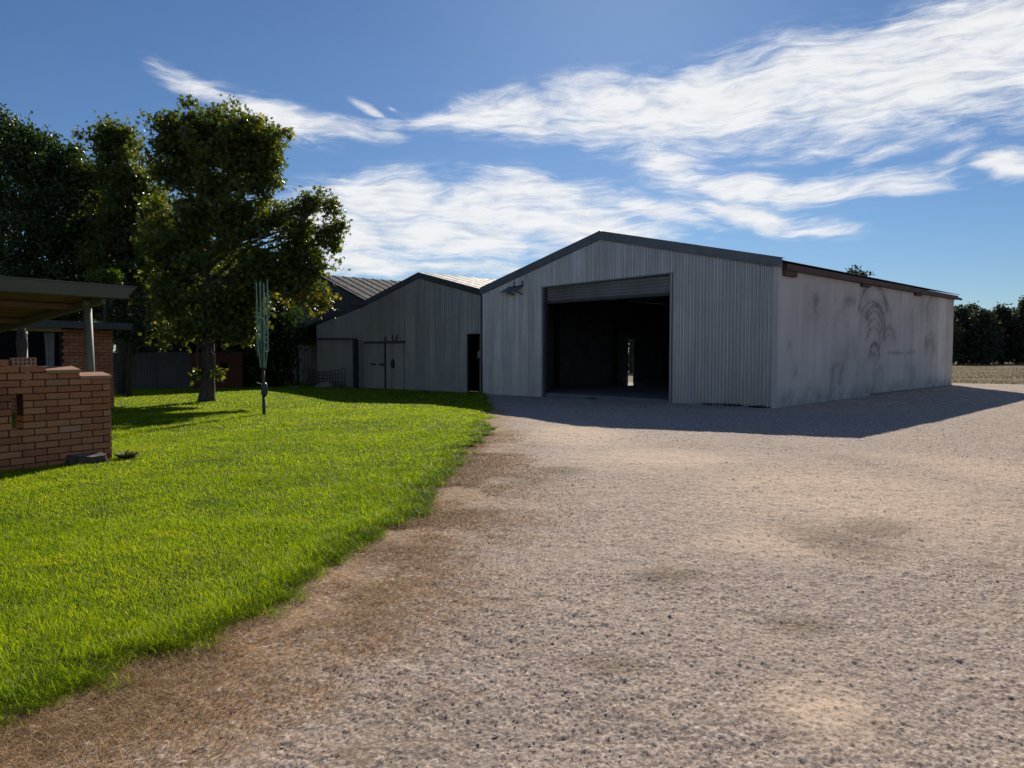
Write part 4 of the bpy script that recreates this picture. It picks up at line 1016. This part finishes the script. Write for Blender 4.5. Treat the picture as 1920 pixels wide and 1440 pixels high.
g = MB(); g.box(hx0 + .01, -.01, -.10, .25, 0, wh - .01); g.box(-HLn, hx0 + .01, -.10, .25, 0, wz0 - .02); g.box(-.26, -.008, .251, 7, 0, wh - .01); g.build('wall_backing', M['mortar'], HS)
g = MB(); g.box(wl, hx0, -.06, .02, wz0, wz0 + .05); g.box(hx0 - .05, hx0, -.06, .02, wz0 + .051, hz1); g.box(-2.2 + hx0, -2.14 + hx0, -.06, .02, wz0 + .051, hz1)
win = g.build('window', M['steel_dark'], HS)
g = MB(); g.box(wl, hx0 - .05, .0, .012, wz0 + .05, hz1); g.build('glass', M['glass'], win)
g = MB(); cxa = hplane(86, 650)[0]; cxb = hplane(98, 650)[0]
nf = 26
for k in range(nf):
    u = k / (nf - 1); xa = cxa + (cxb - cxa) * u
    g.v.append((xa, -.03 + .025 * math.sin(u * 22), wz0 + .06)); g.v.append((xa + .12 * (u - .5), -.03 + .025 * math.sin(u * 22), hz1 - .03))
for k in range(nf - 1): g.f.append((2 * k, 2 * k + 2, 2 * k + 3, 2 * k + 1)); g.a.append(.5)
g.build('curtain', M['curtain'], win)
g = MB(); g.box(wl, hx0 + .0, -.10, .03, hz1 + .001, wh + .02); g.build('window_head', M['cream'], HS)
rt = hplane(247, 610, -.6)[0]; gz0_, gz1_ = hplane(200, 617, -.6)[2], hplane(200, 607, -.6)[2]
g = MB(); g.box(-HLn - 1, rt, -.65, -.55, gz0_, gz1_ + .02); g.box(rt - .1, rt, -.549, 7.4, gz0_, gz1_ + .02); g.build('gutter', M['house_gutter'], HS)
g = MB(); g.box(-HLn - 1, rt - .11, -.54, -.115, wh + .03, wh + .06); g.box(-.0, rt - .11, -.114, 7.3, wh + .03, wh + .06); g.build('eave_soffit', M['cream'], HS)
g = MB(); g.hexa([(-HLn - 1, -.6, gz1_ + .021), (rt, -.6, gz1_ + .021), (rt, 7.4, gz1_ + .021), (-HLn - 1, 7.4, gz1_ + .021), (-HLn - 1, -.6, gz1_ + .04), (rt, -.6, gz1_ + .04), (rt, 7.4, gz1_ + .20), (-HLn - 1, 7.4, gz1_ + .20)]); g.build('roof', M['house_gutter'], HS)

# ------------------------------------------------------------------ rotary clothesline, folded up
p = gpt(495, 779)
CLn = thing('clothesline', 'green rotary clothesline folded upright on a single pole in the lawn', 'clothesline', tuple(p), .4)
sc_ = p[1] / FOC
zz = lambda py: CAMH + (662 - py) * sc_ - p[2]
g = MB(); g.tube([(0, 0, -.1), (0, 0, zz(745))], .044, 14); g.tube([(0, 0, zz(745)), (0, 0, zz(690))], .037, 14); g.tube([(0, 0, zz(690)), (0, 0, zz(600))], .028, 10); g.build('pole', M['pole_green'], CLn, smooth=True)
g = MB(); g.tube([(.012, 0, zz(745)), (.02, 0, zz(740)), (.02, 0, zz(724)), (.01, 0, zz(719))], [.045, .085, .085, .05], 14); wd_ = g.build('winder', M['pole_green'], CLn, smooth=True)
g = MB(); g.tube([(-.02, -.05, zz(722)), (-.13, -.07, zz(720)), (-.17, -.07, zz(718))], [.014, .013, .016], 8); g.build('crank_handle', M['line_white'], wd_, smooth=True)
g = MB(); g.tube([(0, 0, zz(696)), (0, 0, zz(690))], .06, 12); g.build('hub', M['steel_dark'], CLn, smooth=True); g = MB(); g.tube([(0, 0, zz(645)), (0, 0, zz(641))], .05, 12); g.build('hub', M['steel_dark'], CLn, smooth=True)
arms = []
for k in range(4):
    t_ = k * math.pi / 2 + .25; c_, s_ = math.cos(t_), math.sin(t_)
    top = zz(526 + 3 * k); rb, rt_ = .06, .145
    P0 = Vector((rb * c_, rb * s_, zz(691))); P1 = Vector((.125 * c_, .125 * s_, zz(650))); P2 = Vector((rt_ * c_, rt_ * s_, top))
    g = MB(); g.bar(P1, P2, .034, .028); g.bar(P0, P1 + (P1 - P0) * .02, .036, .028)
    g.build('arm', M['green_paint'], CLn); arms.append((P1, P2))
    g = MB(); g.bar((.03 * c_, .03 * s_, zz(643)), P1.lerp(P2, .45) * 1.0 - Vector((.02 * c_, .02 * s_, 0)), .022, .018); g.build('stay', M['green_paint'], CLn)
rg = np.random.default_rng(11)
for k in range(4):
    g = MB(); A1, A2 = arms[k]; B1, B2 = arms[(k + 1) % 4]
    for q in range(8):
        f_ = .12 + .86 * q / 7; A = A1.lerp(A2, f_); B = B1.lerp(B2, f_); sagz = rg.uniform(.55, 1.15) * (.35 + .65 * f_)
        mid_ = (A + B) / 2; outv = Vector((mid_.x, mid_.y, 0)).normalized() * rg.uniform(-.03, .07); pts = []
        low = max(.95 + .0, mid_.z - sagz)
        for u in np.linspace(0, 1, 13):
            w_ = 1 - (2 * u - 1) ** 4; q_ = A.lerp(B, float(sm(u, .25, .75)))
            pts.append(q_ + outv * w_ + Vector((rg.normal(0, .006), rg.normal(0, .006), (low - mid_.z) * w_)))
        g.tube(pts, .0046, 5)
    g.build('line', M['line_white'], CLn, smooth=True)

# ------------------------------------------------------------------ trees
def maple():
    tips = [(-.42, .05), (-.5, .52), (0, 1.0), (.5, .52), (.42, .05)]
    notch = [(-.12, -.02), (-.2, .28), (-.17, .55), (.17, .55), (.2, .28), (.12, -.02)]
    v = [(0, .22, 0)] + [(x, y, .10 * abs(x)) for x, y in notch] + [(x, y, -.10) for x, y in tips]
    f = [(0, 1 + k, 7 + k, 2 + k) for k in range(5)]
    return np.array(v), np.array(f)
def oval():
    v = np.array([(0, 0, 0), (-.28, .45, .07), (0, 1, -.06), (.28, .45, .07)]); return v, np.array([(0, 1, 2, 3)])
LEAF = {'maple': maple(), 'oval': oval()}
def leaves(P, size, kind, upbias=.5, rg=RNG):
    T, TF = LEAF[kind]; n = len(P)
    nrm = rg.normal(0, 1, (n, 3)); nrm[:, 2] = nrm[:, 2] * .7 + upbias; nrm /= np.linalg.norm(nrm, axis=1)[:, None]
    d = rg.normal(0, 1, (n, 3)); d[:, 2] -= .5; d -= nrm * (d * nrm).sum(1)[:, None]; d /= np.linalg.norm(d, axis=1)[:, None] + 1e-9
    x = np.cross(d, nrm)
    V = P[:, None, :] + size[:, None, None] * (T[None, :, 0:1] * x[:, None] + T[None, :, 1:2] * d[:, None] + T[None, :, 2:3] * nrm[:, None])
    F = (np.arange(n)[:, None, None] * len(T) + TF[None]).reshape(-1, TF.shape[1])
    return V.reshape(-1, 3), F, len(TF)
def crown_points(blobs, per, rg, spread=.32, shell=.5, holes=.36):
    """clusters of leaf positions filling ellipsoid blobs (c, r, n_clusters)"""
    out = []; cl = []
    for c, r, nc in blobs:
        u = rg.normal(0, 1, (nc, 3)); u /= np.linalg.norm(u, axis=1)[:, None]
        rad = (shell + (1 - shell) * rg.uniform(0, 1, nc)) ** .7
        cc = np.asarray(c) + u * rad[:, None] * np.asarray(r) * rg.uniform(.72, 1.22, (nc, 1)) ** 1.0
        cl.append(cc)
        gap_ = fbm(cc[:, 0] * .9 + cc[:, 1] * .7 + 40, cc[:, 2] * .9 + cc[:, 1] * .35 + 40, 2, 17)
        k = rg.poisson(per * np.where(gap_ < holes, .12, 1.25))
        idx = np.repeat(np.arange(nc), k)
        sp_ = min(spread, 1.6 * float(np.max(r))) * rg.uniform(.55, 1.25, nc); out.append(cc[idx] + rg.normal(0, .55, (len(idx), 3)) * sp_[idx][:, None] * np.array([1, 1, .8]))
    return np.concatenate(out), cl
def branch(mb, a, b_, r0, r1, rg, n=6, wob=.06, sides=7):
    a, b_ = Vector(a), Vector(b_); L = (b_ - a).length; pts = []; rad = []
    for i in range(n):
        u = i / (n - 1); q = a.lerp(b_, u); k = math.sin(math.pi * u) * L * wob
        pts.append(q + Vector((rg.normal(0, 1) * k, rg.normal(0, 1) * k, k * .8))); rad.append(r0 + (r1 - r0) * u ** .8)
    mb.tube(pts, rad, sides); return pts
def tree(name, label, base, trunk, blobs, leaf, mt, per, size, tint=None, group=None, seed=1, spread=.32, shell=.5, cat='tree', twigs=3, trunk_r=None, holes=.34, sprays=0.0):
    rg = np.random.default_rng(seed)
    t_ = thing(name, label, cat, tuple(base), 0, group); base = np.asarray(base)
    if trunk:
        mb = MB(); pts = [np.asarray(q) - base for q, r_ in trunk]; mb.tube(pts, [r_ for q, r_ in trunk], 14)
        top = trunk[-1]
        for c, r, nc in blobs:
            c = np.asarray(c) - base
            # leave the trunk at a fitting height
            zs_ = [q[2] for q in pts]; zt_ = min(max(c[2] - .9 - .25 * np.hypot(*(c - pts[-1])[:2]), zs_[0] + .45 * (zs_[-1] - zs_[0])), zs_[-1])
            fx = np.array([np.interp(zt_, zs_, [q[k] for q in pts]) for k in range(3)]); rr = np.interp(zt_, zs_, [r_ for q, r_ in trunk])
            bp = branch(mb, fx, c, rr * .55, .02, rg)
            for _ in range(twigs):
                u = rg.normal(0, 1, 3); u /= np.linalg.norm(u)
                branch(mb, bp[rg.integers(2, 5)], c + u * np.asarray(r) * .8, .03, .008, rg, 5, .08, 5)
        mb.build('trunk', M['bark'], t_, smooth=True)
    if sprays:
        ex_ = []
        for c, r, nc in blobs:
            for _ in range(int(nc * sprays + .3) if nc > 7 else 0):
                u = rg.normal(0, 1, 3); u[2] = abs(u[2]) * .8 - .1; u /= np.linalg.norm(u)
                ex_.append((np.asarray(c) + u * np.asarray(r) * rg.uniform(1.1, 1.4), (.16, .16, .22), 2))
        blobs = blobs + ex_
    P, _ = crown_points([(np.asarray(c) - base, r, nc) for c, r, nc in blobs], per, rg, spread, shell, holes)
    S = size * rg.uniform(.6, 1.25, len(P))
    V, F, k = leaves(P, S, leaf, .5, rg)
    tn = np.clip(rg.beta(1.6, 2.6, len(P)) * .85, 0, 1) if tint is None else tint(P + base, rg)
    np_mesh('crown', V, F, mt, t_, {'tint': ('FACE', np.repeat(tn, k))})
    return t_
def blob(px, py, r, d, nc, ry=None, rd=None):
    c = at(px, py, d); s_ = d / FOC; ry = r if ry is None else ry; rd = r if rd is None else rd
    return (c, (r * s_, rd * s_, ry * s_), nc)
b0 = gpt(387, 754); D1 = b0[1]
def q1(px, py, dd=0): return at(px, py, D1 + dd)
trunk1 = [(b0 - np.array([0, 0, .1]), .36), (q1(388, 745), .285), (q1(390, 720), .235), (q1(391, 680), .215), (q1(391, 620), .20), (q1(388, 560), .18), (q1(385, 470), .15), (q1(380, 380), .11), (q1(375, 290), .06), (q1(372, 240), .03)]
bl1 = [blob(330, 255, 48, D1, 60, 42), blob(400, 250, 55, D1 + .4, 80, 42), blob(468, 265, 52, D1, 70, 48), blob(340, 320, 50, D1 + .6, 60), blob(420, 325, 70, D1 - .3, 95, 60),
       blob(490, 325, 34, D1, 40, 44), blob(385, 400, 72, D1 + .5, 95, 62), blob(450, 410, 52, D1 - .8, 70), blob(350, 470, 62, D1 + .3, 85, 60), blob(440, 500, 72, D1 - .5, 105, 60),
       blob(520, 480, 48, D1 - .2, 60), blob(565, 420, 36, D1 + .3, 40, 40), blob(608, 425, 24, D1 + .3, 18, 30), blob(632, 420, 9, D1 + .3, 4, 10), blob(625, 455, 10, D1 + .2, 5, 8), blob(548, 395, 14, D1, 8, 14), blob(578, 378, 20, D1 + .2, 15, 20), blob(575, 490, 42, D1 + .1, 48, 42), blob(570, 545, 32, D1 - .3, 28, 34),
       blob(590, 570, 22, D1 - .3, 15, 30), blob(568, 556, 24, D1 - .2, 34, 24), blob(602, 548, 15, D1 - .1, 14, 18), blob(584, 530, 22, D1 + .2, 24, 22), blob(350, 555, 60, D1 + .4, 80, 45), blob(430, 575, 60, D1 - .2, 80, 42), blob(300, 440, 34, D1 + .8, 34, 52), blob(455, 610, 34, D1 - .4, 30, 22), blob(350, 610, 45, D1, 45, 26), blob(620, 385, 14, D1 + .3, 8, 14), blob(512, 420, 22, D1, 20, 30)]
bl1 += [blob(345, 560, 50, D1, 50, 34), blob(420, 560, 55, D1 - .3, 60, 36), blob(335, 620, 40, D1, 40, 20), blob(440, 625, 40, D1 - .3, 36, 16), blob(390, 600, 50, D1 - .8, 46, 24), blob(495, 530, 38, D1, 36, 40), blob(310, 520, 40, D1 + .3, 44, 40), blob(300, 330, 28, D1 + .3, 26, 40), blob(500, 290, 30, D1 + .2, 28, 40), blob(374, 700, 6, D1 - .3, 2, 10), blob(407, 699, 7, D1 - .3, 2, 5), blob(348, 190, 8, D1, 2, 6)]
def tint1(P, rg):
    t = rg.beta(1.7, 2.6, len(P)) * .80
    w = sm(P[:, 0], -9.6, -7.0); top = sm(P[:, 2], 7.5, 9.5)
    y = (rg.uniform(0, 1, len(P)) < .02 + .34 * w * (1 - sm(P[:, 2], 3.0, 4.6)) + .16 * w * top)
    return np.where(y, rg.uniform(.84, 1.0, len(P)), t)
T1 = tree('broadleaf_tree', 'tall lobed-leaf tree with bare trunk standing alone on the lawn', b0, trunk1, bl1, 'maple', M['leaf_main'], 22, .18, tint1, None, 5, .36, .25, holes=.41, sprays=.06)
D2 = 31.0
b2 = at(232, 700, D2); b2[2] = gz(b2[0], b2[1])
tr2 = [(b2, .3), (at(232, 620, D2), .22), (at(228, 480, D2), .15), (at(222, 360, D2), .08), (at(212, 260, D2), .03)]
bl2 = [blob(165, 330, 30, D2 + 1, 34, 30), blob(160, 390, 40, D2 + 1, 60, 40), blob(170, 460, 40, D2 + 1, 60, 40), blob(300, 440, 40, D2 + 1, 44, 40), blob(310, 500, 46, D2 + 1, 60, 40), blob(205, 262, 36, D2, 45, 34), blob(235, 275, 28, D2, 30, 34), blob(190, 245, 18, D2, 14, 20), blob(222, 330, 46, D2, 70, 40), blob(258, 352, 34, D2, 40, 34), blob(285, 390, 34, D2 + .3, 40, 34), blob(225, 400, 58, D2, 95, 50), blob(270, 450, 60, D2, 90, 50), blob(215, 480, 60, D2 - .5, 95, 50), blob(280, 530, 62, D2 - .3, 95, 50), blob(220, 570, 55, D2, 70, 40), blob(315, 590, 50, D2 + 1, 60, 40)]
tree('broadleaf_tree', 'tall open crowned tree behind the house left of the lawn tree', b2, tr2, bl2, 'maple', M['leaf_main'], 26, .18, None, None, 6, .42, .30, holes=.38, sprays=.05)
D3 = 32.0
b3 = at(60, 700, D3); b3[2] = gz(b3[0], b3[1])
tr3 = [(b3, .45), (at(62, 600, D3), .33), (at(60, 450, D3), .22), (at(50, 320, D3), .10), (at(40, 250, D3), .04)]
bl3 = [blob(20, 265, 55, D3, 110, 50), blob(75, 290, 50, D3, 90, 44), blob(120, 320, 45, D3, 80, 44), blob(-50, 290, 60, D3, 90, 60), blob(20, 350, 80, D3 - .8, 150, 60), blob(110, 390, 70, D3 - .6, 130, 60), blob(-60, 400, 80, D3, 120, 70), blob(40, 450, 90, D3 - 1.2, 170, 70), blob(140, 460, 60, D3 - .8, 110, 60), blob(60, 540, 110, D3 - 1, 190, 70), blob(165, 540, 50, D3 - 1, 80, 50), blob(-80, 520, 90, D3, 120, 80), blob(165, 350, 26, D3, 26, 34), blob(60, 605, 110, D3 - .5, 150, 36), blob(150, 600, 60, D3 - .5, 80, 36), blob(-60, 600, 90, D3 - .5, 90, 40)]
tree('evergreen_tree', 'broad dense dark evergreen tree rising behind the patio roof', b3, tr3, bl3, 'oval', M['leaf_ever'], 26, .21, None, None, 7, .45, .45, sprays=.05)
D4 = 29.0
b4 = at(240, 690, D4); b4[2] = gz(b4[0], b4[1])
bl4 = [blob(232, 565, 40, D4, 60, 34), blob(265, 585, 34, D4, 46, 34), blob(225, 610, 34, D4 - .3, 46, 30), blob(255, 625, 28, D4 - .3, 34, 22), blob(290, 620, 30, D4 + .4, 34, 30), blob(215, 555, 30, D4, 34, 26)]
tree('garden_shrub', 'glossy pale leaved shrub at the right end of the house', b4, [(b4, .12), (at(245, 640, D4), .09), (at(245, 590, D4), .04)], bl4, 'oval', M['leaf_shrub'], 24, .15, None, None, 8, .34, .4, 'shrub')
D5 = 27.5
b5 = at(197, 690, D5); b5[2] = gz(b5[0], b5[1])
tree('young_tree', 'small bright yellow green tree top showing above the patio gutter', b5, [(b5, .08), (at(197, 600, D5), .06), (at(197, 530, D5), .03)], [blob(190, 522, 22, D5, 34, 17), blob(208, 520, 18, D5, 24, 15)], 'oval', M['leaf_bright'], 26, .12, None, None, 9, .2, .4)
# big evergreens behind the sheds' left end
for k, (px, D9, blist, lb_) in enumerate(((330, 43.0, [(330, 470, 70, 60), (300, 520, 70, 55), (370, 540, 75, 60), (330, 600, 90, 55), (280, 590, 70, 60), (390, 610, 70, 60)], 'dark evergreen tree hidden behind the crown of the lawn tree'),
                                          (455, 44.0, [(450, 500, 60, 55), (430, 550, 65, 55), (480, 560, 60, 50), (450, 620, 75, 60), (500, 620, 50, 60), (520, 560, 34, 34)], 'dark evergreen tree between lawn tree and far shed'))):
    b9 = at(px, 700, D9); b9[2] = gz(b9[0], b9[1])
    tree('evergreen_tree', lb_, b9, [(b9, .3), (at(px, 620, D9), .22), (at(px, 500, D9), .08)], [blob(a_, c_, r_, D9, 130, ry_) for a_, c_, r_, ry_ in blist], 'oval', M['leaf_ever'], 24, .26, None, None, 80 + k, .5, .3)
# dark hedge behind the fence
for k, (px, py, r, lab) in enumerate(((255, 610, 60, 'left'), (340, 600, 62, 'middle'), (430, 600, 60, 'right'), (500, 585, 55, 'far right'))):
    D6 = 40.0; b6 = at(px, 700, D6); b6[2] = gz(b6[0], b6[1])
    lb_ = {'left': 'dark bushy hedge plant behind the left half of the iron fence', 'middle': 'dark bushy hedge plant behind the end of the iron fence', 'right': 'dark bushy hedge plant rising behind the brick screen', 'far right': 'dark bushy hedge plant between brick screen and far shed'}[lab]
    tree('hedge_bush', lb_, b6, [(b6, .1), (at(px, 620, D6), .05)], [blob(px, py, r, D6, 150, 50), blob(px - 20, py - 45, r * .7, D6, 80, 40), blob(px + 15, py + 40, r * .9, D6, 110, 40), blob(px, py + 85, r, D6, 110, 36), blob(px, py + 115, r, D6, 90, 26)], 'oval', M['leaf_ever'], 26, .26, None, 'hedge plants behind the lawn', 20 + k, .5, .35, 'hedge', 2)

# windbreak on the right horizon
far = [(1768, 578, 'windbreak tree half hidden by the shed corner'), (1797, 576, 'first windbreak tree right of the shed corner, open topped'), (1824, 572, 'second windbreak tree from the shed, with a spiky top'), (1850, 584, 'short windbreak tree in the dip of the row'), (1880, 573, 'rounded windbreak tree, fourth from the shed corner'), (1908, 580, 'windbreak tree beside the tall one at the frame edge'), (1930, 560, 'tallest windbreak tree at the right edge'), (1965, 570, 'windbreak tree past the right edge')]
for k, (px, top, lb_) in enumerate(far):
    D7 = 105.0 + 3 * (k % 3); b7 = at(px, 690, D7); b7[2] = float(gz(b7[0], b7[1])) - .03
    rg = np.random.default_rng(40 + k); w = 24 + rg.uniform(-3, 4); mid_y = (top + 672) / 2
    bl7 = [blob(px, top + 22, w * .62, D7, 70, 20), blob(px - 7, top + 42, w * .8, D7, 80, 24), blob(px + 8, mid_y + 6, w * .9, D7, 100, 26), blob(px - 4, mid_y + 28, w * .9, D7, 100, 20), blob(px + 5, 668, w * .8, D7, 70, 12), blob(px + rg.uniform(-9, 9), top + 9, w * .3, D7, 16, 10)]
    tree('windbreak_tree', lb_, b7, [(b7, .22), (at(px, 640, D7), .16), (at(px, top + 30, D7), .05)], bl7, 'oval', M['leaf_far'], 18, .46, None, 'windbreak trees on the right horizon', 50 + k, .7, .3, 'tree', 2)
for k, (px, top, D8, lb_) in enumerate(((1592, 506, 62, 'tree whose top just shows over the shed roof'), (1184, 560, 70, 'tree seen through the slit of light in the shed'))):
    b8 = at(px, 690, D8); b8[2] = float(gz(b8[0], b8[1])) - .03
    bl8 = [blob(px, top + 30, 26, D8, 70, 24), blob(px + 14, top + 10, 12, D8, 16, 8), blob(px - 10, top + 70, 45, D8, 110, 40), blob(px + 10, top + 115, 40, D8, 90, 34)]
    tree('paddock_tree', lb_, b8, [(b8, .25), (at(px, 640, D8), .18), (at(px, top + 30, D8), .06)], bl8, 'oval', M['leaf_far'], 14, .35, None, None, 70 + k, .5, .3, 'tree', 2)

# ------------------------------------------------------------------ weeds and tufts
def weed(px, py, rad, h, num, lab, seed, mt='weed'):
    rg = np.random.default_rng(seed); p = gpt(px, py)
    n = num; a_ = rg.uniform(0, 2 * math.pi, n); rr = rad * rg.uniform(0, 1, n) ** .6
    P = np.stack([rr * np.cos(a_), rr * .6 * np.sin(a_), np.zeros(n)], -1)
    v, f = blades(P, h * rg.uniform(.4, 1.2, n), rg.uniform(.01, .022, n), rg.uniform(.3, 1.4, n), yaw=a_ + rg.normal(0, .6, n))
    o = np_mesh('weed_clump', v, f, M[mt], None, {'tint': ('FACE', np.repeat(rg.uniform(0, 1, n), 2))}); o.location = tuple(p)
    tag(o, lab, 'weeds')
weed(1345, 759, .5, .09, 300, 'low dark weeds at the foot of the shed front nearest the door', 1)
weed(1390, 761, .55, .11, 340, 'middle low dark weeds along the foot of the shed front', 2)
weed(1428, 764, .36, .08, 260, 'low dark weeds beside the shed corner', 3)
weed(237, 864, .09, .15, 320, 'small dark tuft standing in the grass right of the brick wall', 4)
weed(1120, 748, .4, .07, 300, 'dark scrap of weeds on the shed threshold', 5)
weed(795, 737, .3, .10, 200, 'dark weeds at the foot of the middle shed', 6)
weed(1660, 733, .5, .08, 300, 'thin dark weeds at the foot of the concrete wall', 7)
